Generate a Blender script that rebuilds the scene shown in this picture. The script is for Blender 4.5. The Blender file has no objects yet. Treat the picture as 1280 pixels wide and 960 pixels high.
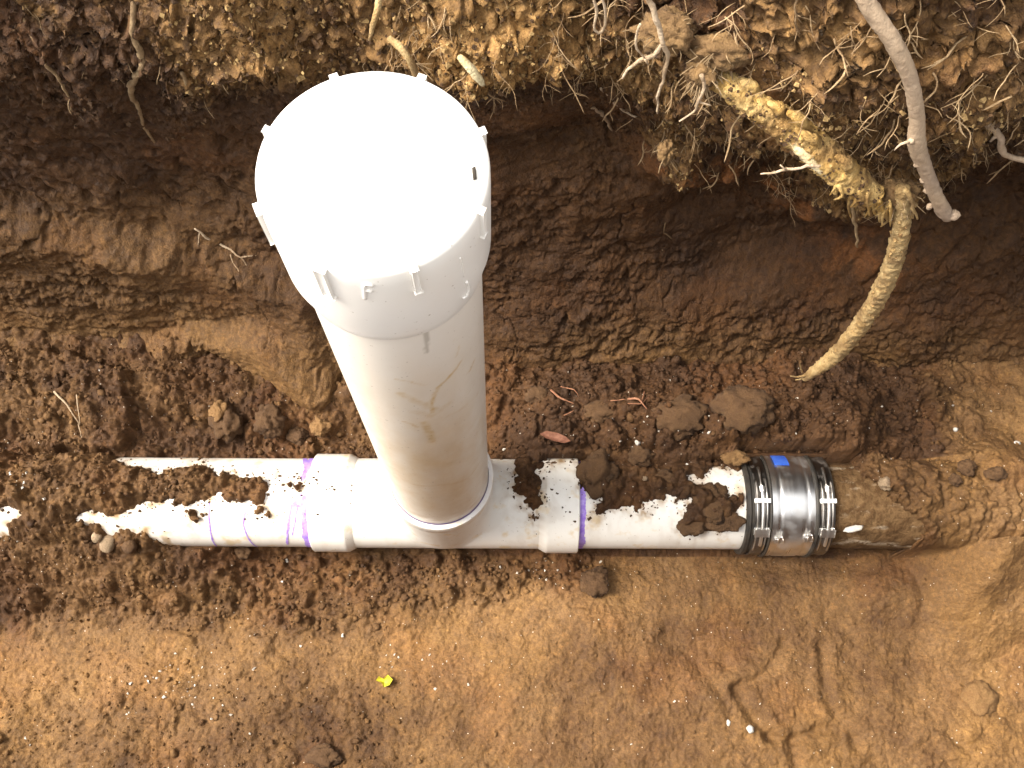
import bpy, bmesh, math, random
import numpy as np
from mathutils import Vector, Matrix, noise as mnoise

S = bpy.context.scene
COL = S.collection
R = math.radians
rng = np.random.default_rng(7)
random.seed(7)

# ------------------------------------------------------------------ camera, sky, sun, exposure
FPX, PITCH, ROLL, YAW = 1255.98, 0.338047, 0.0077255, -0.0020618
CAM = np.array([0.0852363, -0.2868965, 1.3456328])
def cam_basis():
    f = np.array([0, math.sin(PITCH), -math.cos(PITCH)])
    u = np.array([0, math.cos(PITCH), math.sin(PITCH)])
    r = np.array([1.0, 0, 0])
    c, s = math.cos(ROLL), math.sin(ROLL)
    r2, u2 = c*r + s*u, -s*r + c*u
    cy, sy = math.cos(YAW), math.sin(YAW)
    Z = np.array([[cy, -sy, 0], [sy, cy, 0], [0, 0, 1]])
    return Z@r2, Z@u2, Z@f
RT, UP, FW = cam_basis()
cam = bpy.data.cameras.new('camera')
cam.sensor_width = 36.0
cam.lens = FPX/1280*36
cam.clip_start = 0.01
cam.clip_end = 500
co = bpy.data.objects.new('camera', cam)
COL.objects.link(co)
co.matrix_world = Matrix(((RT[0], UP[0], -FW[0], CAM[0]), (RT[1], UP[1], -FW[1], CAM[1]),
                          (RT[2], UP[2], -FW[2], CAM[2]), (0, 0, 0, 1)))
S.camera = co

SUN_DIR = Vector((-0.62, 0.03, 0.78)).normalized()      # towards the sun: high, from the left
W = bpy.data.worlds.new('World')
S.world = W
W.use_nodes = True
wn = W.node_tree
wn.nodes.clear()
wo = wn.nodes.new('ShaderNodeOutputWorld')
bg = wn.nodes.new('ShaderNodeBackground')
sky = wn.nodes.new('ShaderNodeTexSky')
sky.sky_type = 'NISHITA'
sky.sun_disc = False
sky.sun_elevation = math.asin(SUN_DIR.z)
sky.sun_rotation = math.atan2(SUN_DIR.x, SUN_DIR.y)
sky.dust_density = 4.0
sky.air_density = 1.0
hs = wn.nodes.new('ShaderNodeHueSaturation')            # thin overcast: the blue is mostly washed out
hs.inputs['Saturation'].default_value = 0.0
bg.inputs['Strength'].default_value = 0.13
wn.links.new(sky.outputs[0], hs.inputs['Color'])
wn.links.new(hs.outputs[0], bg.inputs[0])
wn.links.new(bg.outputs[0], wo.inputs[0])
sl = bpy.data.lights.new('sun', 'SUN')
sl.energy = 1.5
sl.angle = R(22)
sl.color = (1.0, 0.88, 0.70)
so = bpy.data.objects.new('sun', sl)
COL.objects.link(so)
so.rotation_euler = SUN_DIR.to_track_quat('Z', 'Y').to_euler()
so.location = (-1, 0.5, 4)
S.view_settings.view_transform = 'Standard'
S.view_settings.look = 'None'
S.view_settings.exposure = 2.05
S.view_settings.gamma = 1.0
S.cycles.max_bounces = 6
S.cycles.diffuse_bounces = 4

# ------------------------------------------------------------------ helpers
def sight(px, py):
    return (px-640)/FPX*RT - (py-480)/FPX*UP + FW
def on_z(px, py, z):
    d = sight(px, py)
    return CAM + d*(z-CAM[2])/d[2]
def on_y(px, py, y):
    d = sight(px, py)
    return CAM + d*(y-CAM[1])/d[1]
AX = 0.06           # height of the pipe axis
RP = 0.057          # pipe radius
def on_pipe(px, py, r=RP):
    d = sight(px, py)
    a, b = d[1]**2+d[2]**2, 2*(d[1]*CAM[1]+d[2]*(CAM[2]-AX))
    c = CAM[1]**2+(CAM[2]-AX)**2-r*r
    t = (-b-max(b*b-4*a*c, 0)**.5)/(2*a)
    p = CAM+t*d
    p[1] = min(max(p[1], -r), r)
    return p
def link(o, parent=None):
    COL.objects.link(o)
    if parent: o.parent = parent
    return o
def world_off(o):
    v = np.zeros(3)
    while o is not None:
        v += np.array(o.location); o = o.parent
    return v
def obj(name, verts, faces, mat, parent=None, smooth=True, sharp=None):
    verts = np.asarray(verts, float)
    if parent is not None: verts = verts - world_off(parent)
    me = bpy.data.meshes.new(name)
    me.from_pydata(verts.tolist(), [], [list(map(int, f)) for f in faces])
    me.materials.append(mat)
    me.polygons.foreach_set('use_smooth', [smooth]*len(me.polygons))
    if sharp: me.set_sharp_from_angle(angle=R(sharp))
    me.update()
    return link(bpy.data.objects.new(name, me), parent)
def tag(o, label, cat, group=None):
    o['label'] = label; o['category'] = cat
    if group: o['group'] = group
    return o
def thing(name, label, cat, loc=(0, 0, 0), group=None):
    o = bpy.data.objects.new(name, None)
    o.empty_display_size = .05
    o.location = loc
    return tag(link(o), label, cat, group)
class MB:
    def __init__(s): s.v = []; s.f = []; s.n = 0
    def add(s, v, f):
        v = np.asarray(v, float); s.v.append(v)
        s.f += [[i+s.n for i in q] for q in f]; s.n += len(v); return s
    def build(s, name, mat, parent=None, smooth=True, sharp=None):
        return obj(name, np.vstack(s.v), s.f, mat, parent, smooth, sharp)
def lathe(prof, A, axis, n=96, a0=0, a1=2*math.pi, ref=None):
    """prof: (radius, distance along axis) pairs"""
    axis = np.array(axis, float); axis /= np.linalg.norm(axis)
    if ref is None: ref = np.array([0, 0, 1.]) if abs(axis[2]) < .9 else np.array([1., 0, 0])
    e1 = ref-axis*ref.dot(axis); e1 /= np.linalg.norm(e1); e2 = np.cross(axis, e1)
    full = abs(a1-a0-2*math.pi) < 1e-6
    m = n if full else n+1
    an = a0+(a1-a0)*np.arange(m)/n
    v, f = [], []
    for r, h in prof:
        v += [np.array(A)+axis*h+r*(math.cos(t)*e1+math.sin(t)*e2) for t in an]
    for i in range(len(prof)-1):
        for k in range(n):
            k2 = (k+1) % m
            f.append([i*m+k, i*m+k2, (i+1)*m+k2, (i+1)*m+k])
    return v, f
def box(c, ex, ey, ez, bev=0):
    c = np.array(c, float); ex, ey, ez = (np.array(e, float) for e in (ex, ey, ez))
    if bev <= 0:
        v = [c+sx*ex+sy*ey+sz*ez for sx in (-1, 1) for sy in (-1, 1) for sz in (-1, 1)]
        return v, [[0, 1, 3, 2], [4, 6, 7, 5], [0, 4, 5, 1], [2, 3, 7, 6], [0, 2, 6, 4], [1, 5, 7, 3]]
    v = []; f = []
    bm = bmesh.new(); bmesh.ops.create_cube(bm, size=2)
    for q in bm.verts: q.co = Vector(c+q.co.x*ex+q.co.y*ey+q.co.z*ez)
    bmesh.ops.bevel(bm, geom=bm.edges[:], offset=bev, segments=2, affect='EDGES', profile=.5)
    bm.verts.ensure_lookup_table(); bm.verts.index_update()
    v = [np.array(q.co) for q in bm.verts]; f = [[q.index for q in p.verts] for p in bm.faces]
    bm.free()
    return v, f
def smooth_path(pts, rad, step):
    """Catmull-Rom through the points"""
    P = [np.array(p, float) for p in pts]; rad = list(rad)
    out, ro = [], []
    for i in range(len(P)-1):
        p0 = P[max(i-1, 0)]; p1 = P[i]; p2 = P[i+1]; p3 = P[min(i+2, len(P)-1)]
        n = max(2, int(np.linalg.norm(p2-p1)/step))
        for k in range(n):
            t = k/n
            out.append(.5*((2*p1)+(-p0+p2)*t+(2*p0-5*p1+4*p2-p3)*t*t+(-p0+3*p1-3*p2+p3)*t**3))
            ro.append(rad[i]*(1-t)+rad[i+1]*t)
    out.append(P[-1]); ro.append(rad[-1])
    return np.array(out), np.array(ro)
def tube(pts, rad, sides=8, step=.006, bump=0., bfreq=150., wig=0., seed=0, grow_cap=True):
    P, r = smooth_path(pts, rad, step)
    if wig:
        for i in range(len(P)):
            q = Vector((P[i]*90).tolist())+Vector((seed*7.1, 3, 9))
            P[i] += wig*np.array(mnoise.noise_vector(q))
    T = np.gradient(P, axis=0); T /= np.linalg.norm(T, axis=1)[:, None]+1e-12
    n0 = np.cross(T[0], [0.3, .5, .81]); n0 /= np.linalg.norm(n0)
    v, f = [], []
    for i in range(len(P)):
        n0 = n0-T[i]*n0.dot(T[i]); n0 /= np.linalg.norm(n0); b = np.cross(T[i], n0)
        for k in range(sides):
            a = 2*math.pi*k/sides
            d = math.cos(a)*n0+math.sin(a)*b
            rr = r[i]
            if bump:
                q = Vector(((P[i]+d*r[i])*bfreq).tolist())+Vector((seed, 0, 0))
                rr *= 1+bump*(mnoise.noise(q)+.5*mnoise.noise(q*2.3)+.3*mnoise.noise(q*5))
            v.append(P[i]+d*rr)
    for i in range(len(P)-1):
        for k in range(sides):
            k2 = (k+1) % sides
            f.append([i*sides+k, i*sides+k2, (i+1)*sides+k2, (i+1)*sides+k])
    n = len(v)
    v.append(P[0]-T[0]*r[0]*.4); v.append(P[-1]+T[-1]*r[-1]*.4)
    for k in range(sides):
        k2 = (k+1) % sides
        f.append([n, k2, k]); f.append([n+1, n-sides+k, n-sides+k2])
    return v, f

# numpy noise
def hsh(ix, iy, seed):
    h = (ix.astype(np.int64)*374761393+iy.astype(np.int64)*668265263+seed*974711) & 0xFFFFFFFF
    h = ((h ^ (h >> 13))*1274126177) & 0xFFFFFFFF
    h = ((h ^ (h >> 16))*2246822519) & 0xFFFFFFFF
    return (h ^ (h >> 15)) & 0xFFFFFFFF
def perlin(x, y, seed=0):
    ix, iy = np.floor(x), np.floor(y)
    fx, fy = x-ix, y-iy
    u, v = fx**3*(fx*(fx*6-15)+10), fy**3*(fy*(fy*6-15)+10)
    def g(dx, dy):
        a = (hsh(ix+dx, iy+dy, seed) & 1023)*(2*math.pi/1024)
        return np.cos(a)*(fx-dx)+np.sin(a)*(fy-dy)
    a, b, c, d = g(0, 0), g(1, 0), g(0, 1), g(1, 1)
    return 1.5*((a*(1-u)+b*u)*(1-v)+(c*(1-u)+d*u)*v)
def fbm(x, y, fr, octv, seed=0, gain=.5):
    s = np.zeros(np.broadcast(x, y).shape); a = 1.
    for o in range(octv):
        s += a*perlin(x*fr+o*17.3, y*fr-o*9.7, seed+o); fr *= 2.03; a *= gain
    return s
def pebbles(x, y, fr, seed, keep=1.0, rmin=.3, rmax=.62):
    """heights of spherical lumps on a jittered grid, in units of one cell"""
    X, Y = x*fr, y*fr
    ix, iy = np.floor(X), np.floor(Y)
    h = np.zeros(np.broadcast(x, y).shape)
    for dx in (-1, 0, 1):
        for dy in (-1, 0, 1):
            cx, cy = ix+dx, iy+dy
            k = hsh(cx, cy, seed)
            jx = (k & 255)/255.; jy = ((k >> 8) & 255)/255.; rr = rmin+(rmax-rmin)*((k >> 16) & 255)/255.
            on = ((k >> 24) & 255)/255. < keep
            el = .75+.5*jy
            d2 = ((X-cx-jx)*el)**2+((Y-cy-jy)/el)**2
            h = np.maximum(h, np.where(on, np.sqrt(np.maximum(rr*rr-d2, 0)), 0))
    return h
def sst(a, b, x):
    t = np.clip((x-a)/(b-a), 0, 1)
    return t*t*(3-2*t)
def sdf(poly, x, y):
    """signed distance to a polygon, positive inside"""
    P = np.asarray(poly, float)[:, :2]
    d = np.full(x.shape, 1e9); ins = np.zeros(x.shape, bool)
    for i in range(len(P)):
        a, b = P[i], P[(i+1) % len(P)]
        e = b-a; wx, wy = x-a[0], y-a[1]
        t = np.clip((wx*e[0]+wy*e[1])/(e@e+1e-15), 0, 1)
        d = np.minimum(d, (wx-e[0]*t)**2+(wy-e[1]*t)**2)
        c1 = (a[1] > y) != (b[1] > y)
        with np.errstate(divide='ignore', invalid='ignore'):
            xi = a[0]+(y-a[1])*e[0]/(e[1] if e[1] else 1e-15)
        ins ^= c1 & (x < xi)
    d = np.sqrt(d)
    return np.where(ins, d, -d)
def polydist(pts, x, y):
    d = np.full(x.shape, 1e9)
    for a, b in zip(pts[:-1], pts[1:]):
        a, b = np.array(a[:2]), np.array(b[:2]); e = b-a
        wx, wy = x-a[0], y-a[1]
        t = np.clip((wx*e[0]+wy*e[1])/(e@e+1e-15), 0, 1)
        d = np.minimum(d, np.hypot(wx-e[0]*t, wy-e[1]*t))
    return d
def grid_obj(name, X, Y, Z, mat, attrs, flip=False):
    ny, nx = X.shape
    me = bpy.data.meshes.new(name)
    nv = nx*ny
    me.vertices.add(nv)
    me.vertices.foreach_set('co', np.stack([X, Y, Z], -1).reshape(-1).astype(np.float32))
    i = np.arange(nv).reshape(ny, nx)
    q = np.stack([i[:-1, :-1], i[:-1, 1:], i[1:, 1:], i[1:, :-1]], -1).reshape(-1, 4)
    if flip: q = q[:, ::-1]
    nq = len(q)
    me.loops.add(nq*4)
    me.polygons.add(nq)
    me.loops.foreach_set('vertex_index', q.reshape(-1).astype(np.int32))
    me.polygons.foreach_set('loop_start', np.arange(0, nq*4, 4, dtype=np.int32))
    me.polygons.foreach_set('use_smooth', np.ones(nq, bool))
    for k, a in attrs.items():
        at = me.attributes.new(k, 'FLOAT', 'POINT')
        at.data.foreach_set('value', a.reshape(-1).astype(np.float32))
    me.materials.append(mat)
    me.update(calc_edges=True)
    me.validate()
    return link(bpy.data.objects.new(name, me))

# ------------------------------------------------------------------ materials
class NT:
    def __init__(s, name):
        s.m = bpy.data.materials.new(name); s.m.use_nodes = True
        s.t = s.m.node_tree; s.n = s.t.nodes; s.b = s.n['Principled BSDF']
    def new(s, ty, **kw):
        n = s.n.new('ShaderNode'+ty)
        for k, v in kw.items(): setattr(n, k, v)
        return n
    def link(s, a, b): s.t.links.new(a, b)
    def pos(s):
        return s.new('NewGeometry').outputs['Position']
    def noise(s, scale, detail=4, rough=.55, vec=None, stretch=None):
        n = s.new('TexNoise'); n.inputs['Scale'].default_value = scale
        n.inputs['Detail'].default_value = detail; n.inputs['Roughness'].default_value = rough
        v = vec or s.pos()
        if stretch:
            mp = s.new('Mapping'); mp.inputs['Scale'].default_value = stretch
            s.link(v, mp.inputs['Vector']); v = mp.outputs[0]
        s.link(v, n.inputs['Vector'])
        return n.outputs['Fac']
    def rng(s, x, a, b, c=0, d=1):
        n = s.new('MapRange'); s.link(x, n.inputs[0])
        for k, v in zip((1, 2, 3, 4), (a, b, c, d)): n.inputs[k].default_value = v
        return n.outputs[0]
    def mix(s, f, a, b, mode='MIX'):
        n = s.new('Mix', data_type='RGBA', blend_type=mode)
        if isinstance(f, (int, float)): n.inputs[0].default_value = f
        else: s.link(f, n.inputs[0])
        for sock, v in ((n.inputs[6], a), (n.inputs[7], b)):
            if isinstance(v, tuple): sock.default_value = (*v, 1)
            else: s.link(v, sock)
        return n.outputs[2]
    def math(s, op, a, b=0.):
        n = s.new('Math', operation=op)
        for sock, v in ((n.inputs[0], a), (n.inputs[1], b)):
            if isinstance(v, (int, float)): sock.default_value = v
            else: s.link(v, sock)
        return n.outputs[0]
    def attr(s, name):
        n = s.new('Attribute'); n.attribute_name = name; return n.outputs['Fac']
    def bump(s, h, dist, strength=1.):
        n = s.new('Bump'); n.inputs['Distance'].default_value = dist; n.inputs['Strength'].default_value = strength
        s.link(h, n.inputs['Height']); s.link(n.outputs[0], s.b.inputs['Normal'])
    def col(s, c):
        if isinstance(c, tuple): s.b.inputs['Base Color'].default_value = (*c, 1)
        else: s.link(c, s.b.inputs['Base Color'])
    def rough(s, v):
        if isinstance(v, (int, float)): s.b.inputs['Roughness'].default_value = v
        else: s.link(v, s.b.inputs['Roughness'])

DARK = (.045, .0186, .0054)
BROWN = (.102, .0450, .0130)
OCHRE = (.275, .146, .047)
TAN = (.45, .255, .088)
RUST = (.30, .110, .026)
def soil_mat(name, far=False):
    m = NT(name)
    n1 = m.noise(9, 5, .6); n2 = m.noise(60, 5, .65); n3 = m.noise(420, 3, .7)
    c = m.mix(m.rng(n1, .3, .7), DARK, BROWN)
    dry_lit = m.math('ADD', m.attr('dry_lit'), m.math('MULTIPLY', m.math('SUBTRACT', n2, .5), .55))
    dry_lit = m.rng(dry_lit, 0.0, 1.0)
    c = m.mix(dry_lit, c, m.mix(m.rng(n1, .35, .65), OCHRE, (.258, .145, .058)))
    tan = m.rng(m.math('ADD', m.attr('tan'), m.math('MULTIPLY', m.math('SUBTRACT', n2, .55), 1.1)), .15, .95)
    c = m.mix(tan, c, TAN)
    c = m.mix(m.rng(m.attr('rust'), 0, 1, 0, .8), c, RUST)
    c = m.mix(m.rng(n3, .35, .7, 0, .55), c, m.mix(1.0, c, (.45, .42, .40), 'MULTIPLY'))
    n4 = m.noise(150, 4, .7)
    c = m.mix(m.rng(n4, .42, .64, 0, .65 if far else .5), c, m.mix(1.0, c, (.36, .31, .27), 'MULTIPLY'))
    c = m.mix(m.rng(n4, .42, .30, 0, .45), c, m.mix(1.0, c, (1.75, 1.65, 1.5), 'MULTIPLY'))
    sp = m.new('TexVoronoi'); sp.inputs['Scale'].default_value = 330
    m.link(m.pos(), sp.inputs['Vector'])
    sepc = m.new('SeparateColor'); m.link(sp.outputs['Color'], sepc.inputs[0])
    f = m.math('MULTIPLY', m.math('LESS_THAN', sp.outputs['Distance'], .24), m.math('GREATER_THAN', sepc.outputs[0], 2. if far else .984))
    c = m.mix(m.math('MULTIPLY', f, .75), c, (.62, .56, .48))      # quartz grains
    m.col(c)
    m.rough(m.rng(n2, .3, .7, .48 if far else .62, .9))
    m.b.inputs['Specular IOR Level'].default_value = .35
    h = m.math('ADD', m.math('MULTIPLY', n3, .55), m.math('ADD', m.math('MULTIPLY', n4, .7), m.math('MULTIPLY', n2, .8)))
    m.bump(h, .0032 if far else .0026, 1.0)
    return m.m
M_FLOOR = soil_mat('trench_soil')
M_WALL = soil_mat('wall_soil', True)
def crumb_mat(name, base, var):
    m = NT(name)
    n = m.noise(70, 4); n2 = m.noise(500, 3, .7)
    c = m.mix(m.rng(n, .3, .7), base, var)
    c = m.mix(m.rng(n2, .35, .7, 0, .6), c, m.mix(1.0, c, (.45, .42, .4), 'MULTIPLY'))
    m.col(c); m.rough(.88); m.bump(n2, .0025, .8)
    return m.m
M_CRUMB = crumb_mat('crumb_soil', (.060, .030, .011), (.118, .060, .022))
M_CLOD = crumb_mat('clod_soil', (.076, .036, .0122), (.112, .056, .0195))
M_DRYCLOD = crumb_mat('dry_clod_soil', (.19, .098, .033), (.25, .138, .050))
M_TANCRUMB = crumb_mat('topsoil_crumb', (.24, .135, .048), (.58, .39, .16))
M_STONE = crumb_mat('stone', (.24, .17, .10), (.34, .24, .15))
M_CHIP = crumb_mat('white_chip', (.75, .72, .66), (.6, .55, .48))

def pvc(name, stain=0):
    m = NT(name)
    n = m.noise(14, 5); n2 = m.noise(45, 4)
    c = m.mix(m.rng(n, .4, .75, 0, .18), (.76, .71, .64) if stain == 1 else (.80, .77, .72), (.72, .64, .52))
    if stain == 1:      # handled riser: smeared mud on the side towards the viewer
        g = m.new('NewGeometry'); sep = m.new('SeparateXYZ'); m.link(g.outputs['Position'], sep.inputs[0])
        z = sep.outputs[2]
        band = m.math('MULTIPLY', m.rng(z, .20, .26), m.rng(z, .78, .50))
        front = m.rng(sep.outputs[1], .01, -.035)
        st = m.noise(26, 6, .6, stretch=(1.2, 1.2, .55))
        film = m.math('MULTIPLY', m.math('MULTIPLY', band, front), m.rng(st, .36, .68, .22, .72))
        c = m.mix(film, c, (.60, .44, .26))
        c = m.mix(m.math('MULTIPLY', m.attr('smear'), .75), c, (.54, .35, .115))
        c = m.mix(m.math('MULTIPLY', m.attr('grey'), .6), c, (.30, .27, .22))
        ring = m.math('MULTIPLY', m.rng(z, .255, .235), m.rng(z, .20, .225))
        c = m.mix(m.math('MULTIPLY', m.math('MULTIPLY', ring, front), m.rng(n2, .4, .65, 0, .35)), c, (.45, .31, .16))
    if stain == 2:      # fittings: yellow glue stains and dirt
        c = m.mix(m.rng(n2, .57, .70, 0, .6), c, (.66, .48, .22))
        g = m.new('NewGeometry'); sep = m.new('SeparateXYZ'); m.link(g.outputs['Position'], sep.inputs[0])
        low = m.math('MULTIPLY', m.rng(sep.outputs[2], .05, .02), m.rng(n2, .42, .6))
        c = m.mix(m.math('MULTIPLY', low, .7), c, (.35, .24, .12))
    c = m.mix(m.math('MULTIPLY', m.attr('dust'), .75), c, (.30, .18, .075))
    # fine dirt specks
    sp = m.noise(330, 2, .5)
    c = m.mix(m.rng(sp, .70, .76, 0, .6), c, (.22, .15, .08))
    m.col(c)
    m.rough(m.rng(n2, .3, .7, .28, .5))
    m.b.inputs['Specular IOR Level'].default_value = .45
    m.b.inputs['Subsurface Weight'].default_value = 0.0
    return m.m
M_PVC = pvc('white_plastic', 2)
M_RISER = pvc('white_plastic_riser', 1)
M_CAP = pvc('white_plastic_cap', 0)
def simple(name, c, rough=.5, metal=0., c2=None, sc=60, bump=0):
    m = NT(name)
    if c2: m.col(m.mix(m.rng(m.noise(sc, 4), .35, .68), c, c2))
    else: m.col(c)
    m.rough(rough); m.b.inputs['Metallic'].default_value = metal
    if bump: m.bump(m.noise(sc*3, 4, .65), bump)
    return m.m
M_PURPLE = simple('purple_primer', (.28, .15, .64), .45, 0, (.46, .34, .74), 160)
M_RUBBER = simple('black_rubber', (.022, .020, .018), .55, 0, (.05, .04, .03), 90)
M_BLUE = simple('blue_sticker', (.03, .10, .55), .45, 0, (.06, .16, .62), 80)
def steel(name, lo=.16, hi=.34, dirt=.5, tint=(.78, .77, .76)):
    m = NT(name)
    br = m.noise(30, 3, .5, stretch=(9, .4, .4))
    n = m.noise(45, 5, .6)
    m.b.inputs['Metallic'].default_value = 1.0
    g = m.new('NewGeometry'); sep = m.new('SeparateXYZ'); m.link(g.outputs['Position'], sep.inputs[0])
    f = m.math('MULTIPLY', m.rng(n, .52, .68), dirt)
    m.col(m.mix(f, tint, (.12, .07, .035)))
    m.link(m.math('SUBTRACT', 1.0, m.math('MULTIPLY', f, 1.0)), m.b.inputs['Metallic'])
    m.rough(m.math('ADD', m.rng(br, .3, .7, lo, hi), m.math('MULTIPLY', f, .5)))
    return m.m
M_STEEL = steel('stainless_shield', .26, .36, .15)
M_BAND = steel('stainless_band', .25, .40, .95, (.20, .19, .18))
M_STRAP = steel('stainless_strap', .25, .40, .6, (.55, .52, .48))
M_BOLT = steel('bolt_steel', .30, .42, .05, (.92, .90, .87))
def clay():
    m = NT('dirty_clay_pipe')
    n = m.noise(16, 5); n2 = m.noise(90, 5, .65); n3 = m.noise(30, 4, .6, stretch=(.6, 2, 2))
    c = m.mix(m.rng(n, .35, .65), (.090, .048, .019), (.160, .094, .042))
    c = m.mix(m.rng(n2, .42, .60, 0, .8), c, (.070, .035, .013))
    c = m.mix(m.math('MULTIPLY', m.rng(n3, .55, .72), m.rng(n2, .56, .50, 0, .65)), c, (.50, .42, .32))
    m.col(c); m.rough(.92); m.b.inputs['Specular IOR Level'].default_value = .2; m.bump(n2, .006, 1.)
    return m.m
M_CLAY = clay()
def bark(name, a, b, d, sc=40, bump=.003):
    m = NT(name)
    n = m.noise(sc, 5, .6); n2 = m.noise(sc*6, 4, .7); n3 = m.noise(sc*.45, 4, .55)
    c = m.mix(m.rng(n, .35, .65), a, b)
    c = m.mix(m.rng(n3, .45, .62, 0, .8), c, d)
    c = m.mix(m.rng(n2, .4, .7, 0, .5), c, m.mix(1.0, c, (.5, .45, .4), 'MULTIPLY'))
    m.col(c); m.rough(.8); m.bump(n2, bump, .9)
    return m.m
M_YROOT = bark('yellow_root', (.70, .41, .10), (.80, .56, .23), (.24, .125, .038), 55, .006)
M_PALEROOT = bark('pale_root', (.54, .34, .13), (.74, .54, .26), (.28, .165, .065), 90, .005)
M_GREYROOT = bark('grey_root', (.36, .26, .17), (.45, .33, .22), (.30, .22, .16), 40, .0015)
M_RAW = bark('raw_wood', (.80, .66, .36), (.85, .74, .48), (.60, .42, .18), 60)
M_ROOTLET = bark('rootlet', (.50, .37, .24), (.62, .48, .33), (.34, .22, .12), 60)
M_DARKLET = bark('dark_rootlet', (.26, .17, .085), (.36, .25, .13), (.18, .11, .05), 60)
M_HAIR = bark('root_hair', (.30, .20, .10), (.42, .30, .17), (.20, .13, .06), 30)
M_DEADLEAF = simple('dead_leaf', (.14, .052, .03), .75, 0, (.24, .105, .06), 260)
M_YLEAF = simple('yellow_leaf', (.58, .50, .03), .5, 0, (.42, .40, .03), 200)
M_GROUND = crumb_mat('topsoil', (.12, .085, .045), (.20, .15, .08))

# ------------------------------------------------------------------ trench floor (height field)
def axis_pts(lo, hi, step, out_lo, out_hi):
    a = np.arange(lo, hi+step/2, step)
    g = np.concatenate([np.minimum(step*1.06**np.arange(1, 130), .0075), .0075*1.25**np.arange(1, 30)])
    l = np.unique(np.maximum(lo-np.cumsum(g), out_lo)); r = np.unique(np.minimum(hi+np.cumsum(g), out_hi))
    return np.concatenate([l, a, r])
fx = axis_pts(-.66, .84, .0016, -4.0, 4.0)
fy = np.arange(-.50, .262, .0016)
FX, FY = np.meshgrid(fx, fy)
def pz(pts, z): return [tuple(on_z(x, y, z)[:2]) for x, y in pts]
def pp(pts):
    q = [on_pipe(x, y)[:2] for x, y in pts]
    return [(p[0], p[1]*(1.5 if abs(p[1]) > RP*.985 else 1)) for p in q]
c3 = lambda pts: [(600+x/3.5556, 540+y/3.5556) for x, y in pts]
U1 = pp([(146, 575), (150, 566), (236, 566), (241, 577), (252, 580), (225, 583), (210, 589), (198, 590), (180, 583), (160, 580)])
U2 = pp([(252, 578), (265, 566), (640, 560), (640, 700), (300, 700), (268, 685), (245, 681), (215, 677), (190, 671), (178, 661), (160, 664),
         (140, 665), (132, 657), (118, 651), (98, 650), (104, 641), (115, 640), (130, 645), (140, 648), (165, 638), (195, 630), (213, 624),
         (218, 632), (235, 633), (255, 630), (272, 618), (285, 628), (310, 629), (328, 634), (335, 620), (345, 612), (335, 602), (322, 595),
         (290, 592), (270, 590)])
U3 = pp([(-15, 638), (10, 636), (22, 642), (15, 650), (5, 662), (-15, 672)])
UR = pp(c3([(-160, 60), (20, 85), (70, 112), (100, 150), (160, 195), (120, 205), (125, 265), (185, 295), (185, 325), (215, 345), (225, 395), (245, 400), (255, 365),
         (290, 330), (290, 295), (265, 270), (280, 220), (270, 180), (300, 160), (345, 140), (430, 133), (440, 250), (480, 265), (510, 290),
         (540, 300), (515, 320), (500, 350), (512, 388), (550, 375), (572, 352), (605, 352), (640, 335), (670, 340), (680, 360), (745, 350),
         (745, 330), (780, 308), (820, 310), (830, 285), (870, 295), (885, 320), (935, 300), (900, 345), (880, 365), (890, 440), (990, 445),
         (1080, 437), (1120, 390), (1150, 345), (1200, 330), (1200, 600), (-160, 600)]))
UI = pp(c3([(940, 195), (990, 210), (1045, 155), (1100, 165), (1170, 180), (1200, 240), (1150, 265), (1100, 280), (1060, 250), (1000, 235), (950, 230)]))
UC = pp([(930, 540), (1048, 540), (1052, 574), (1075, 588), (1100, 603), (1130, 610), (1160, 622), (1188, 640), (1196, 660), (1150, 700), (1140, 720), (930, 720)])

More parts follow.
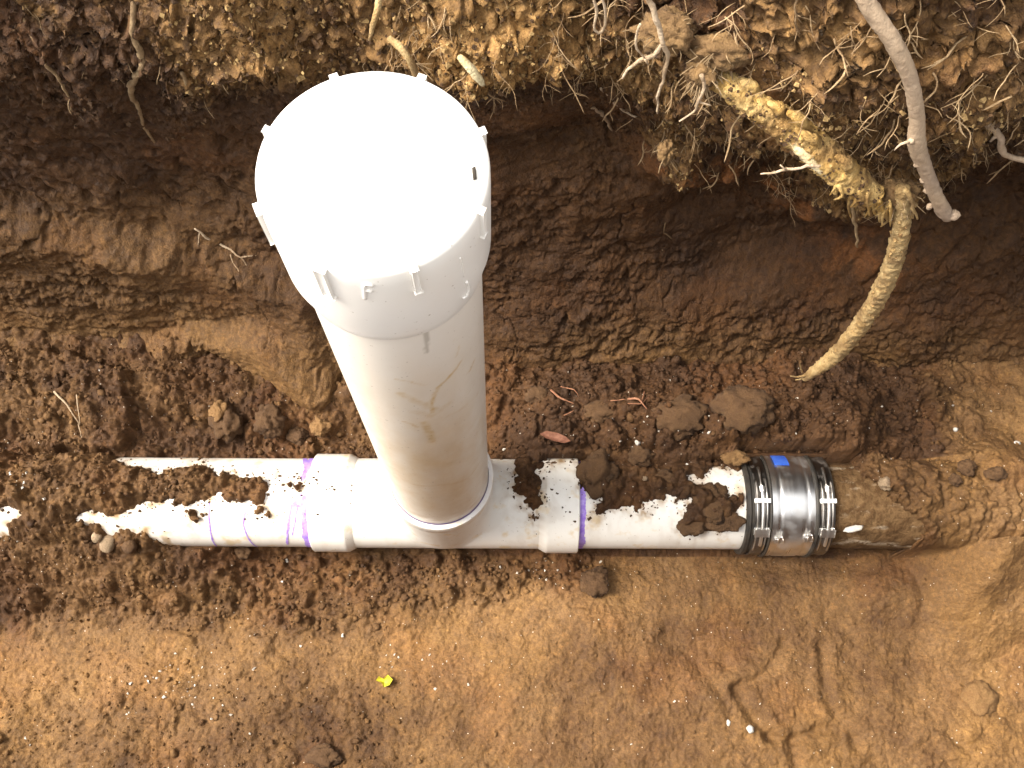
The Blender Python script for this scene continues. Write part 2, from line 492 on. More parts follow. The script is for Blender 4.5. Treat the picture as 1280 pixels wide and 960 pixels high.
def gauss(x, y, cx, cy, sx, sy): return np.exp(-((x-cx)/sx)**2-((y-cy)/sy)**2)
def floor_height(x, y):
    lump = fbm(x, y, 9, 4, 3)
    # ---- loose (crumbly) mask
    t1 = pz([(-200, 540), (-200, 800), (120, 770), (330, 790), (560, 760), (700, 740), (760, 700), (700, 640), (300, 560)], 0)
    loose = sst(-.03, .02, sdf(t1, x, y)+.02*fbm(x, y, 14, 3, 31))
    behind = sst(.03, .06, y)
    loose = np.maximum(loose, behind*(1-.75*sst(.62, .75, x)))
    bl = pz([(-200, 860), (300, 820), (520, 880), (480, 1000), (-200, 1000)], 0)
    loose = np.maximum(loose, .45*sst(-.05, .05, sdf(bl, x, y)))
    # ---- ground form
    z = .006*lump+.010*fbm(x, y, 3, 2, 77)
    z += .012*sst(-.14, -.30, y)
    # pile behind the pipe
    pr = sst(.02, .16, x)*(1-sst(.52, .60, x))
    pile_r = .116-.03*sst(.11, .19, y)+.010*fbm(x, y, 12, 3, 5)
    pile_l = .040+.038*sst(.085, .16, y)+.012*fbm(x, y, 10, 3, 6)
    far = sst(-.30, -.42, x)
    pile_l = pile_l*(1-far)+(.062+.035*sst(.07, .14, y)+.008*lump)*far
    slab = sdf(pz([(-120, 446), (100, 446), (162, 470), (168, 520), (150, 560), (-120, 570)], .09), x, y)
    pile_l = pile_l+.020*sst(-.004, .006, slab+.006*fbm(x, y, 40, 3, 8))
    pile_rr = .075+.012*lump-.02*sst(.10, .2, y)
    pile = pile_l*(1-sst(.02, .16, x))+pile_r*pr+pile_rr*sst(.52, .60, x)
    wgt = sst(.000, .050, y)
    z = z*(1-wgt)+pile*wgt
    # mound in front of the left pipe
    m = sst(-.215, -.40, x+.03*fbm(x, y, 9, 2, 12))
    mound = .085*sst(-.145, -.045, y)*m*(1-wgt)
    z = np.maximum(z, mound+.006*lump)
    # smooth clay shoulder right of the buried pipe
    g = sst(.60, .68, x)*sst(-.10, -.02, y)*(1-.6*sst(.05, .12, y))
    z = np.maximum(z, z*(1-g)+g*(.095+.014*lump+.01*sst(.68, .8, x)))
    z += .014*gauss(x, y, .58, -.105, .06, .026)+.008*gauss(x, y, .70, -.14, .10, .04)
    cvr = sst(.60, .70, x)*(1-sst(.045, .20, np.abs(y+.005+.02*fbm(x, y, 7, 2, 16))))
    z = np.maximum(z, cvr*(.122+.014*fbm(x, y, 14, 3, 15)))
    # shallow trough pressed along the pipe front
    z -= .008*gauss(x*0, y, 0, -.068, 1, .018)*sst(-.28, -.2, x)*(1-sst(.50, .56, x))
    # scrape grooves and heel prints in the wet clay
    for pts, dep, w in (([(980, 805), (958, 840), (920, 862)], .007, .004), ([(920, 862), (938, 895), (958, 918)], .009, .005),
                        ([(1028, 808), (1030, 850), (1034, 880), (1058, 912), (1068, 936)], .006, .004),
                        ([(958, 918), (985, 928), (1020, 912), (1045, 914)], .007, .004), ([(990, 928), (994, 955), (998, 975)], .008, .005),
                        ([(868, 832), (900, 866), (912, 900)], .004, .005), ([(820, 770), (850, 800), (905, 835)], .002, .006),
                        ([(300, 780), (290, 800), (300, 822), (330, 830), (360, 810)], .003, .005), ([(1060, 795), (1075, 812), (1055, 816)], .004, .004),
                        ([(1180, 915), (1200, 935), (1230, 925)], .006, .005)):
        w2 = smooth_path([np.array([*p, 0]) for p in pz(pts, 0)], [0]*len(pts), .012)[0]
        d = polydist(w2, x+.0022*perlin(x*28, y*28, 3), y+.0022*perlin(x*28, y*28, 4))
        z -= .80*dep*np.exp(-(d/(1.6*w))**2)-.18*dep*np.exp(-((d-3.2*w)/(1.6*w))**2)
    # ---- surface grain
    dom_x, dom_y = x+.003*perlin(x*60, y*60, 51), y+.003*perlin(x*60, y*60, 52)
    g1 = pebbles(dom_x, dom_y, 38, 21, .45)/38
    g2 = pebbles(dom_x, dom_y, 85, 22, .65)/85
    g3 = pebbles(dom_x, dom_y, 170, 23, .8)/170
    clay_g = .0022*fbm(x, y, 45, 4, 41)+.22*pebbles(dom_x, dom_y, 60, 24, .09, .15, .45)/60+.5*pebbles(dom_x, dom_y, 150, 26, .28, .2, .5)/150+.0010*fbm(x, y, 220, 3, 44, .7)
    g0 = pebbles(dom_x, dom_y, 21, 20, .55)/21
    z += .55*g0*sst(.06, .075, y)*sst(.0, .1, x)*(1-sst(.66, .76, x))*(1-.6*sst(.15, .2, y))
    z += loose*(.80*g1+.85*g2+.75*g3+.0015*fbm(x, y, 120, 3, 42))+(1-loose)*clay_g
    return z, loose
def smin_cover(x, y, loose):
    """soil lying on the pipes: True where the pipe is bare"""
    rag = .0045*fbm(x, y, 55, 4, 61, .65)
    bare = np.full(x.shape, -1.)
    for p in (U1, U2, U3, UR, UI): bare = np.maximum(bare, sdf(p, x, y))
    for bx_, by_, br_ in ((345, 597, 5), (351, 603, 3.5), (362, 604, 4), (374, 607, 6), (380, 612, 4), (338, 642, 5), (241, 641, 4), (253, 646, 3), (326, 636, 3.5), (375, 598, 3), (310, 640, 2.5), (243, 650, 5)):
        q_ = on_pipe(bx_, by_); bare = np.minimum(bare, np.hypot(x-q_[0], y-q_[1])-br_*.00108)
    bare = bare+rag
    return np.maximum(bare, sdf(UC, x, y)+2.2*rag+.010*fbm(x, y, 22, 3, 62)*sst(.50, .53, x)-.030*sst(.52, .62, x))
FZ, FL = floor_height(FX, FY)
inside = np.sqrt(np.maximum(RP**2-FY**2, 0))
on = np.abs(FY) < RP
bare = smin_cover(FX, FY, FL)
cov = np.maximum(-bare, 0)
ptop = AX+inside
grain = .9*pebbles(FX, FY, 85, 22, .8)/85+.9*pebbles(FX, FY, 170, 23, .9)/170+.6*pebbles(FX, FY, 45, 29, .6)/45
thick = np.minimum(cov*.9, .010+.010*sst(-.30, -.45, FX))*(.75+.5*fbm(FX, FY, 30, 2, 63))-.002+grain*sst(0, .006, cov)
inx = (FX > -4)&(FX < 4)
FZ = np.where(on & (bare <= 0), np.maximum(np.where(np.abs(FY) < RP*.9, np.where(FY > 0, FZ*sst(0, .014, cov), 0), FZ), ptop+thick), FZ)
buried = on & (bare > 0)
FZ = np.where(buried, np.minimum(FZ, ptop-.016), FZ)
# keep the soil out of the thicker fittings (coupling)
cpl = (FX > .376) & (FX < .496) & (np.abs(FY) < .070)
FZ = np.where(cpl, np.minimum(FZ, AX+np.sqrt(np.maximum(.070**2-FY**2, 0))-.022+.02*sst(.02, .06, FY)), FZ)
hub = (FX > -.175) & (FX < .02) & (np.abs(FY) < .068)
FZ = np.where(hub, np.minimum(FZ, AX+np.sqrt(np.maximum(.068**2-FY**2, 0))-.02), FZ)
# soil tone zones, with lit patches painted in as paler soil
dry_lit = .42+.30*fbm(FX, FY, 5, 3, 71)+.22*fbm(FX, FY, 22, 3, 72)
dry_lit += .5*gauss(FX, FY, *on_z(110, 850, 0)[:2], .12, .05)+.3*gauss(FX, FY, *on_z(560, 800, 0)[:2], .15, .06)-.25*gauss(FX, FY, *on_z(760, 830, 0)[:2], .10, .04)
dry_lit -= .38*FL
dry_lit += .20*sst(-.05, -.25, FY)*(1-.9*sst(-.2, .5, FX))+.25*sst(-.40, -.60, FX)*sst(.04, .1, FY)
dry_lit -= .26*sst(.04, .07, FY)*sst(-.05, .05, FX)*(1-sst(.6, .7, FX))
dry_lit += .30*sst(.58, .70, FX)
dry_lit = np.where(on, .26-.26*sst(-.05, .1, FX)*(1-sst(.5, .56, FX))+.15*fbm(FX, FY, 30, 3, 75)+.35*sst(.6, .66, FX), dry_lit)
def lookup(x, y):
    i = np.clip(np.searchsorted(fx, x), 1, len(fx)-1)
    j = np.clip(((np.asarray(y)-fy[0])/.0016).astype(int), 0, len(fy)-1)
    return FZ[j, i]
fl = grid_obj('trench_floor', FX, FY, FZ, M_FLOOR, {'dry_lit': dry_lit, 'tan': np.zeros_like(dry_lit)-.4, 'rust': .14*sst(.1, .6, fbm(FX, FY, 7, 3, 74))})
fl['kind'] = 'structure'

# ------------------------------------------------------------------ far trench wall: y = f(x, z)
GZ = .92                                            # level of the ground outside
wx = axis_pts(-.68, .86, .00165, -4.0, 4.0)
wz = np.arange(-.04, GZ, .0019)
WX, WZ = np.meshgrid(wx, wz)
zk = [-.05, .03, .08, .14, .20, .30, .42, .52, .60, .68, .92]
pl = [.265, .255, .250, .262, .275, .290, .297, .300, .305, .315, .33]
pc = [.180, .172, .182, .215, .245, .280, .300, .298, .290, .288, .30]
pr_ = [.200, .190, .195, .220, .255, .305, .330, .275, .215, .195, .20]
def prof(z, t): return np.interp(z, zk, t)
def bl(x): return sst(-.10, -.35, x), sst(.12, .36, x)
def wall_base(x, z):
    a, b = bl(x)
    return prof(z, pl)*a+prof(z, pr_)*b+prof(z, pc)*(1-a-b)
def wxz(px, py):
    y = .27
    for _ in range(8):
        p = on_y(px, py, y); y = float(wall_base(np.array(p[0]), np.array(p[2])))
    p = on_y(px, py, y); return (p[0], p[2])
THICK = [(838, 30, .285, .006), (872, 76, .235, .009), (910, 105, .204, .0105), (955, 138, .192, .0122), (1000, 170, .180, .0135), (1035, 200, .169, .0140), (1066, 226, .161, .0132), (1092, 246, .156, .0098)]
TANP = [wxz(*p) for p in [(-300, -200), (-300, 120), (0, 125), (100, 150), (160, 120), (220, 160), (300, 150), (380, 110), (470, 100), (560, 90), (620, 120), (660, 95), (720, 90), (770, 130),
        (800, 160), (830, 195), (880, 170), (940, 190), (1000, 215), (1060, 245), (1120, 262), (1150, 230), (1190, 200), (1240, 160), (1280, 190), (1500, 220), (1500, -200)]]
def wall_surface(x, z):
    qx, qz = x+.012*fbm(x, z, 16, 3, 101), z+.012*fbm(x, z, 16, 3, 102)
    y = wall_base(x, z)
    lft_ = sst(.22, .05, x)
    top = sst(-.02-.04*lft_, .025+.045*lft_, sdf(TANP, qx, qz)+.030*lft_*fbm(x, z, 9, 3, 118))
    # clods and root mat at the top stand proud
    y -= top*(.002+.026*sst(.15, .4, x))
    y += .014*fbm(x, z, 6, 3, 103)
    big = pebbles(qx, qz, 17, 111, .75)/17; mid = pebbles(qx, qz, 42, 112, .75)/42; small = pebbles(qx, qz, 95, 113, .8)/95
    tiny = pebbles(qx, qz, 190, 114, .8)/190
    y -= top*(.16*big+.32*mid+.80*small+1.05*tiny+.007*fbm(x, z, 85, 4, 115, .7)+.008*fbm(x, z, 24, 3, 116))
    # hollow under the mat, rusty lumps over it
    for (px, py, sx, sz, d) in ((1000, 320, .13, .05, .035), (900, 250, .07, .03, .02), (1240, 290, .08, .07, .03), (740, 180, .06, .05, .02), (270, 250, .1, .05, .012)):
        c = wxz(px, py); y += d*gauss(x, z, c[0], c[1], sx, sz)
    for (px, py, sx, sz, d) in ((870, 172, .045, .022, .035), (945, 205, .05, .022, .03), (1010, 255, .05, .02, .03), (570, 40, .05, .05, .03), (1100, 180, .09, .05, .02),
                                (826, 185, .016, .022, .018), (850, 165, .03, .02, .02), (905, 175, .02, .02, .02), (700, 50, .03, .03, .02), (290, 60, .06, .05, .02), (660, 30, .06, .03, .02)):
        c = wxz(px, py); y -= d*gauss(qx, qz, c[0], c[1], sx, sz)
    # ledges cut by the spade: below each line the face steps forward
    for pts, amp, w in (([(-300, 190), (0, 250), (120, 275), (330, 330), (420, 345)], .034, .022), ([(-300, 350), (0, 385), (130, 395), (330, 382), (460, 395)], .032, .014),
                        ([(600, 412), (760, 408), (900, 418), (960, 430)], .018, .012), ([(1030, 500), (1120, 480), (1280, 452), (1500, 430)], .022, .02),
                        ([(600, 320), (800, 335), (980, 372), (1100, 380)], .007, .012), ([(1000, 420), (1280, 395), (1500, 380)], .008, .01)):
        P = np.array([wxz(*p) for p in pts])
        zl = np.interp(x, P[:, 0], P[:, 1], left=9, right=9)
        zl = np.where(zl > 5, -9, zl)
        fade = sst(P[0, 0], P[0, 0]+.05, x)*(1-sst(P[-1, 0]-.05, P[-1, 0], x))
        y -= amp*fade*sst(w, -w, z-zl+.006*fbm(x, z, 25, 3, 121))
    # scooped smooth patch at the foot
    for (px, py, sx, sz, d) in ((270, 440, .05, .03, .022), (170, 430, .07, .03, .012), (700, 435, .10, .03, .008), (1120, 490, .07, .035, .02)):
        c = wxz(px, py); y += d*gauss(x, z, c[0], c[1], sx, sz)
    low = 1-top
    # bed of the thick root: the earth stays behind it
    rp3 = [on_y(a, b, c) for a, b, c, *_ in THICK]
    for a, b in zip(rp3[2:-1], rp3[3:]):
        e = np.array([b[0]-a[0], b[2]-a[2]]); L2 = e@e
        t = np.clip(((x-a[0])*e[0]+(z-a[2])*e[1])/L2, 0, 1)
        dd = np.hypot(x-a[0]-e[0]*t, z-a[2]-e[1]*t); yr_ = a[1]+(b[1]-a[1])*t
        w_ = sst(.060, .022, dd)
        y = np.where(w_ > 0, np.maximum(y, (yr_+.004)*w_+y*(1-w_)), y)
    # spade streaks
    def streak(ang, fr, st, seed):
        ca, sa = math.cos(ang), math.sin(ang)
        u, v = qx*ca+qz*sa, -qx*sa+qz*ca
        return perlin(u*fr/st, v*fr, seed)+.5*perlin(u*fr*2/st, v*fr*2, seed+1)
    lft = sst(.02, -.08, x)*sst(.25, .33, z)
    y -= low*lft*(.0055*streak(R(-52), 46, 5, 131)+.0016*fbm(x, z, 60, 4, 139, .65)-.012*sst(.28, .7, perlin((qx*.62-qz*.79)*38, (qx*.79+qz*.62)*75, 133)))
    rgt = sst(.47, .54, x)*sst(.16, .22, z)
    y -= low*rgt*(.015*np.abs(streak(R(55), 30, 5, 135))+.003*fbm(x, z, 60, 4, 136, .65))
    mid_ = 1-np.maximum(lft, rgt)
    ruf = sst(-.35, .45, fbm(x, z*1.8, 7, 3, 140))
    y -= low*mid_*(.42+.75*ruf)*(.0034*streak(R(-5), 34, 7, 137)+.0038*fbm(x, z*1.5, 48, 5, 138, .68))
    y -= low*(.35*pebbles(qx, qz, 60, 141, .10, .2, .5)/60+.4*pebbles(qx, qz, 130, 142, .3, .2, .5)/130)
    y += low*.007*ruf*sst(.25, .6, fbm(x, z, 55, 3, 143))
    cr = sst(.035, .0, np.abs(fbm(qx, qz, 13, 3, 145)))*sst(.0, .35, fbm(x, z, 7, 2, 146)+.1)
    y += low*.006*cr
    return y, top
WY, WT = wall_surface(WX, WZ)
dxw = (.006*fbm(WX, WZ, 60, 3, 151))*(.3+WT); dzw = (.006*fbm(WX, WZ, 60, 3, 152))*(.3+WT)
tan = -.20+.55*WT+.35*fbm(WX, WZ, 11, 3, 161)*WT
for (px, py, s, a) in ((590, 25, .07, .8), (700, 40, .05, .45), (1060, 170, .08, .25), (320, 40, .08, .3), (1150, 120, .06, .15), (40, 60, .12, -.35), (170, 80, .06, -.35), (720, 120, .05, -.35), (900, 60, .04, .1), (420, 60, .05, -.1), (800, 40, .03, .2)):  # sunlit fibres at top centre are painted in as extra tan
    c = wxz(px, py); tan += a*gauss(WX, WZ, c[0], c[1], s, s)*WT
rust = .12*sst(.2, .7, fbm(WX, WZ, 9, 3, 163))
for (px, py, sx, sz, a) in ((875, 172, .06, .03, 1.0), (945, 205, .05, .025, .9), (1010, 250, .06, .025, .7), (1090, 330, .07, .03, .6), (700, 60, .04, .03, .4)):
    c = wxz(px, py); rust += a*gauss(WX, WZ, c[0], c[1], sx, sz)*sst(-.3, .4, fbm(WX, WZ, 30, 3, 165))
wall_dry_lit = -.05+.14*fbm(WX, WZ, 6, 3, 167)+.44*sst(.20, .08, WZ)*(.6+.5*sst(-.3, .4, fbm(WX, WZ, 5, 3, 169)))+.4*gauss(WX, WZ, *wxz(1120, 490), .10, .04)+.25*gauss(WX, WZ, *wxz(220, 430), .12, .04)+.36*sst(-.05, -.3, WX)*sst(.42, .25, WZ)  # also paints the lit foot strip, hollow and left ledge as paler soil
wl = grid_obj('trench_wall', WX+dxw, WY, WZ+dzw*sst(GZ, GZ-.03, WZ), M_WALL, {'dry_lit': wall_dry_lit, 'tan': tan, 'rust': rust})
wl['kind'] = 'structure'
def wall_y(x, z):
    i = np.clip(np.searchsorted(wx, x), 0, len(wx)-1); j = np.clip(np.searchsorted(wz, z), 0, len(wz)-1)
    return WY[j, i]
def on_wall(px, py, lift=0.):
    """point where the sight line meets the far wall, lifted towards the trench"""
    y = .27
    for _ in range(14):
        p = on_y(px, py, y); y = .5*y+.5*(float(wall_y(p[0], p[2]))-lift)
    return on_y(px, py, y)

# near wall, trench ends and the ground outside (all outside the picture, they shade the trench)
nx_ = np.concatenate([np.linspace(-4, -1.25, 60), np.linspace(-1.24, 1.24, 380), np.linspace(1.25, 4, 60)]); nz_ = np.linspace(-.05, GZ, 150)
NX, NZ = np.meshgrid(nx_, nz_)
NY = -.435-.11*sst(0, .8, NZ)-.03*fbm(NX, NZ, 4, 6, 201, .58)-.35*pebbles(NX, NZ, 30, 202, .5)/30
o = grid_obj('near_trench_wall', NX, NY, NZ, M_WALL, {'dry_lit': NX*0, 'tan': -.2+.6*sst(.5, .75, NZ), 'rust': NX*0}, flip=True)
o['kind'] = 'structure'
for sgn in (-1, 1):
    ey, ez = np.meshgrid(np.linspace(-.7, .5, 50), nz_)
    o = grid_obj('trench_end_wall', sgn*(3.9+.03*fbm(ey, ez, 5, 3, 203)), ey, ez, M_WALL, {'dry_lit': ey*0, 'tan': -.2+.6*sst(.5, .75, ez), 'rust': ey*0}, flip=sgn < 0)
    o['kind'] = 'structure'
gmb = MB()
yf = WY[-1]; ynr = NY[-1]
for xs, edge, ou in ((wx, yf, 60.), (nx_, ynr, -60.)):
    v = [(x, y, GZ+.0) for x, y in zip(xs, edge)]+[(x, y+math.copysign(.25, ou), GZ+.05+.02*math.sin(x*5)) for x, y in zip(xs, edge)]+[(x*16, ou, GZ) for x in xs]
    n = len(xs); f = []
    for r_ in range(2):
        for i in range(n-1):
            q = [r_*n+i, r_*n+i+1, (r_+1)*n+i+1, (r_+1)*n+i]
            f.append(q if ou > 0 else q[::-1])
    gmb.add(v, f)
for sgn in (-1, 1):
    v = [(sgn*3.9, -.62, GZ-.002), (sgn*3.9, .42, GZ-.002), (sgn*64, 60, GZ-.002), (sgn*64, -60, GZ-.002)]
    gmb.add(v, [[0, 1, 2, 3] if sgn < 0 else [3, 2, 1, 0]])
g = gmb.build('ground', M_GROUND); g['kind'] = 'structure'

# ------------------------------------------------------------------ the white plastic drain: tee, riser, cap, two pipe runs
drain = thing('drain_pipe', 'white plastic drain tee with a tall capped riser, lying half buried along the trench floor', 'drain pipe', (0, 0, .003))
X = np.array([1., 0, 0])
xs_ = dict(hl0=-.1675, hl1=-.113, hr0=.121, hr1=.1715)
RB = .0578; RH = .0632
tee = MB()
tee.add(*lathe([(RB, h_) for h_ in np.arange(-.115, .1235, .0024)], (0, 0, AX), X, 160))
tee_o = tee.build('tee_fitting', M_PVC, drain)
def hub_prof(h0, h1, flip):
    p = [(RP+.0004, h0), (RH-.0012, h0), (RH, h0+.0012)]+[(RH, h_) for h_ in np.linspace(h0+.003, h1-.012, 18)]+[(RH, h1-.010), (RH-.0006, h1-.0085), (RB+.0002, h1)]
    if flip: p = [(r, h0+h1-h) for r, h in p][::-1]
    return p
obj('hub', *lathe(hub_prof(xs_['hl0'], xs_['hl1'], False), (0, 0, AX), X, 128), M_PVC, tee_o, sharp=25)
obj('hub', *lathe(hub_prof(xs_['hr0'], xs_['hr1'], True), (0, 0, AX), X, 128), M_PVC, tee_o, sharp=25)
TZ = np.array([.0124, .00026, 1.0])
LIP = AX+.144
# branch: saddle fillet from the run up into the collar
RC = .0612
v, f = [], []
NF, NB = 128, 14
for k in range(NF):
    t = 2*math.pi*k/NF
    c, s = math.cos(t), math.sin(t)
    ax_, ay_ = RC*c, RC*s
    zs = AX+math.sqrt(max((RB)**2-min(abs(ay_), RB)**2, 0))
    A_ = np.array([ax_, ay_, zs+.028*(1-.35*abs(s))])
    rr = RC+.026
    bx, by = rr*c, rr*s
    if abs(by) < RB*.999: B_ = np.array([bx, by, AX+math.sqrt(RB**2-by**2)-.0006])
    else: B_ = np.array([bx, math.copysign(RB*.9985, by), AX-.004])
    Cc = np.array([ax_*1.01, ay_*1.01, zs+.002])
    if abs(ay_) > RB*.8: Cc[1] = math.copysign(min(abs(ay_), RC), ay_)
    v.append(np.array([ax_, ay_, AX+.125]))
    for i in range(NB):
        u = i/(NB-1)
        v.append((1-u)**2*A_+2*u*(1-u)*Cc+u*u*B_)
m_ = NB+1
for k in range(NF):
    k2 = (k+1) % NF
    for i in range(NB): f.append([k*m_+i, k*m_+i+1, k2*m_+i+1, k2*m_+i])
obj('branch', v, f, M_PVC, tee_o)
obj('collar', *lathe([(RC-.0005, .118), (RC+.0002, .120), (.0632, .124), (.0634, .1425), (.0628, .1442), (RP+.0009, .1448), (RP+.0006, .135)], (0, 0, AX), TZ, 128), M_PVC, tee_o, sharp=40)
def on_riser(px, py, r=RP):
    d = sight(px, py); ax2 = TZ/np.linalg.norm(TZ); A = np.array([0, 0, AX])
    d2 = d-ax2*d.dot(ax2); o_ = CAM-A; o2 = o_-ax2*o_.dot(ax2)
    a, b, c = d2@d2, 2*d2@o2, o2@o2-r*r
    return CAM+d*(-b-math.sqrt(max(b*b-4*a*c, 0)))/(2*a)
rv, rf = lathe([(RP, h_) for h_ in np.arange(.10, .746, .0018)], (0, 0, AX), TZ, 200)
riser = obj('riser_pipe', rv, rf, M_RISER, drain)
rv = np.array(rv); rt_ = np.arctan2(rv[:, 1], rv[:, 0]-TZ[0]*(rv[:, 2]-AX)); ru = (rt_+math.pi/2)*RP; rh_ = rv[:, 2]
smear = np.zeros(len(rv)); grey = np.zeros(len(rv))
for pts, w, a in (([(576, 452), (566, 466), (552, 480), (543, 492), (539, 508), (541, 516)], .0030, 1.0), ([(592, 452), (588, 462), (583, 468)], .0026, .95), ([(594, 478), (589, 486), (585, 492)], .0012, .6),
                  ([(495, 474), (512, 477), (532, 482)], .0018, .6), ([(500, 492), (516, 500), (532, 506), (545, 512)], .0050, .55), ([(505, 527), (514, 530), (523, 534)], .0022, .9),
                  ([(530, 528), (537, 540), (540, 552)], .0050, .75), ([(520, 515), (540, 520), (560, 505)], .0060, .35), ([(568, 424), (574, 436), (570, 446)], .0010, .5),
                  ([(515, 605), (550, 606), (585, 598), (598, 580)], .0040, .45), ([(520, 575), (550, 580), (590, 570)], .009, .25), ([(560, 520), (585, 505), (598, 490)], .0030, .3)):
    q_ = [on_riser(*p) for p in pts]
    c_ = [((math.atan2(p[1], p[0]-TZ[0]*(p[2]-AX))+math.pi/2)*RP, p[2]*1.0) for p in q_]
    d_ = polydist(c_, ru, rh_)+.0012*fbm(ru, rh_*.5, 260, 3, 301)
    smear = np.maximum(smear, a*sst(w, w*.15, d_))
q_ = [on_riser(*p) for p in ((532, 408), (533, 424), (534, 440))]
c_ = [((math.atan2(p[1], p[0]-TZ[0]*(p[2]-AX))+math.pi/2)*RP, p[2]) for p in q_]
grey = sst(.0022, .0008, polydist(c_, ru, rh_)+.0010*perlin(ru*700, rh_*160, 303))
smear *= .55+.6*sst(-.4, .5, fbm(ru, rh_, 150, 3, 305))
for nm_, ar_ in (('smear', smear), ('grey', grey)):
    at = riser.data.attributes.new(nm_, 'FLOAT', 'POINT'); at.data.foreach_set('value', ar_.astype(np.float32))
def skin_patch(fn, mat, name, parent, A, axis, r, a0, a1, h0, h1, na, nh):
    """thin paint film: cells of a cylinder sheet kept where fn(angle, h) > 0"""
    axis = np.array(axis, float); axis /= np.linalg.norm(axis)
    ref = np.array([0, 0, 1.]) if abs(axis[2]) < .9 else np.array([1., 0, 0])
    e1 = ref-axis*ref.dot(axis); e1 /= np.linalg.norm(e1); e2 = np.cross(axis, e1)
    an = np.linspace(a0, a1, na); hh = np.linspace(h0, h1, nh)
    AA, HH = np.meshgrid(an, hh, indexing='ij'); keep = fn(AA, HH) > 0
    idx = {}; v = []; f = []
    def vid(i, j):
        if (i, j) not in idx:
            idx[(i, j)] = len(v); v.append(np.array(A)+axis*hh[j]+r*(math.cos(an[i])*e1+math.sin(an[i])*e2))
        return idx[(i, j)]
    for i in range(na-1):
        for j in range(nh-1):
            if keep[i, j]: f.append([vid(i, j), vid(i+1, j), vid(i+1, j+1), vid(i, j+1)])
    return obj(name, v, f, mat, parent)
ringn = lambda a, h: .0021+.0007*perlin(a*6, h*0, 5)-np.abs(h-.1470)
skin_patch(ringn, simple('dark_primer', (.15, .06, .42), .5, 0, (.24, .12, .52), 90), 'primer_ring', riser, (0, 0, AX), TZ, RP+.0004, 0, 2*math.pi, .143, .151, 260, 24)
# left and right pipe runs
def dusty(o):
    co = np.empty(len(o.data.vertices)*3); o.data.vertices.foreach_get('co', co); co = co.reshape(-1, 3)+world_off(o)
    x_, y_ = co[:, 0], co[:, 1]
    b_ = np.maximum(smin_cover(x_, y_, None), 0)
    d_ = np.exp(-b_/.007)*(.25+.75*sst(-.2, .5, fbm(x_, y_, 90, 4, 311)))+.30*np.exp(-b_/.03)*sst(.1, .6, fbm(x_, y_, 45, 4, 313))
    d_ = np.maximum(d_, .8*sst(.024, .004, co[:, 2]+.006*fbm(x_, y_*0, 30, 3, 315)))
    at = o.data.attributes.new('dust', 'FLOAT', 'POINT'); at.data.foreach_set('value', d_.astype(np.float32))
lp = obj('pipe', *lathe([(RP, -1.5)]+[(RP, h_) for h_ in np.arange(-.62, -.149, .0024)], (0, 0, AX), X, 180), M_PVC, drain)
rp = obj('pipe', *lathe([(RP, h_) for h_ in np.arange(.150, .431, .0024)], (0, 0, AX), X, 180), M_PVC, drain)
for o in (lp, rp, tee_o): dusty(o)
for o in tee_o.children: dusty(o)
# angle on the runs: 0 = top, positive towards -y ... e2 = X x Z = -Y
def px_curve(pts):
    q = [on_pipe(*p) for p in pts]
    return np.array([(math.atan2(-p[1], p[2]-AX), p[0]) for p in q])
def stroke(pts, w):
    c = px_curve(pts)
    def fn(a, h):
        d = polydist([(t*RP, x) for t, x in c], a*RP, h)
        return w*(1+.5*perlin(a*9, h*300, 3))-d
    return fn
def union(*fs):
    return lambda a, h: np.maximum.reduce([g(a, h) for g in fs])
skin_patch(stroke([(262, 628), (261, 645), (263, 665), (270, 682)], .0009), M_PURPLE, 'primer_drip', lp, (0, 0, AX), X, RP+.0004, -1.5, 1.75, -.33, -.25, 160, 140)
skin_patch(stroke([(306, 640), (304, 655), (308, 668), (322, 683)], .0009), M_PURPLE, 'primer_drip', lp, (0, 0, AX), X, RP+.0004, -1.5, 1.75, -.27, -.21, 160, 140)
band = lambda a, h: .0045+.0025*perlin(a*3, h*0, 9)+.0015*perlin(a*14, h*200, 10)-np.abs(h+.1715)-.0055*sst(.3, -.2, a)*sst(-.9, -.3, a)
skin_patch(union(band, stroke([(376, 618), (365, 632), (360, 655), (359, 680)], .0014), stroke([(381, 570), (383, 585), (378, 598)], .0030),
                 stroke([(372, 625), (364, 632), (378, 632)], .0020), stroke([(372, 633), (368, 655), (365, 668)], .0008)),
           M_PURPLE, 'primer_stain', lp, (0, 0, AX), X, RP+.0004, -1.5, 1.75, -.21, -.160, 220, 110)
band2 = lambda a, h: .0060+.0022*perlin(a*3, h*0, 19)+.0012*perlin(a*14, h*200, 20)-np.abs(h-.1725)
skin_patch(band2, M_PURPLE, 'primer_stain', rp, (0, 0, AX), X, RP+.0004, -1.5, 1.75, .165, .19, 200, 50)
# cap
cap_prof = [(.0574, .716), (.0590, .7165), (.0596, .718), (.0600, .724), (.0632, .740), (.0634, .800), (.0632, .8125), (.0622, .8155), (.0600, .8166), (.030, .8172), (.0001, .8174)]
cap = obj('cleanout_cap', *lathe(cap_prof, (0, 0, AX), TZ, 160), M_CAP, drain, sharp=50)
CT = lambda h: np.array([0, 0, AX])+TZ*h
for k in range(8):
    t = R(22.5+45*k); e = np.array([math.cos(t), math.sin(t), 0]); tt = np.array([-math.sin(t), math.cos(t), 0])
    wd = .0030 if k in (4, 5) else .0016
    ln = .0165 if k in (3, 4, 5) else .0135
    v, fc = box(CT(.8150-ln)+e*.0630, tt*wd, e*.0019, np.array([0, 0, ln]), .0011 if k in (4, 5) else .0009)
    obj('lug', v, fc, M_CAP, cap, sharp=30)
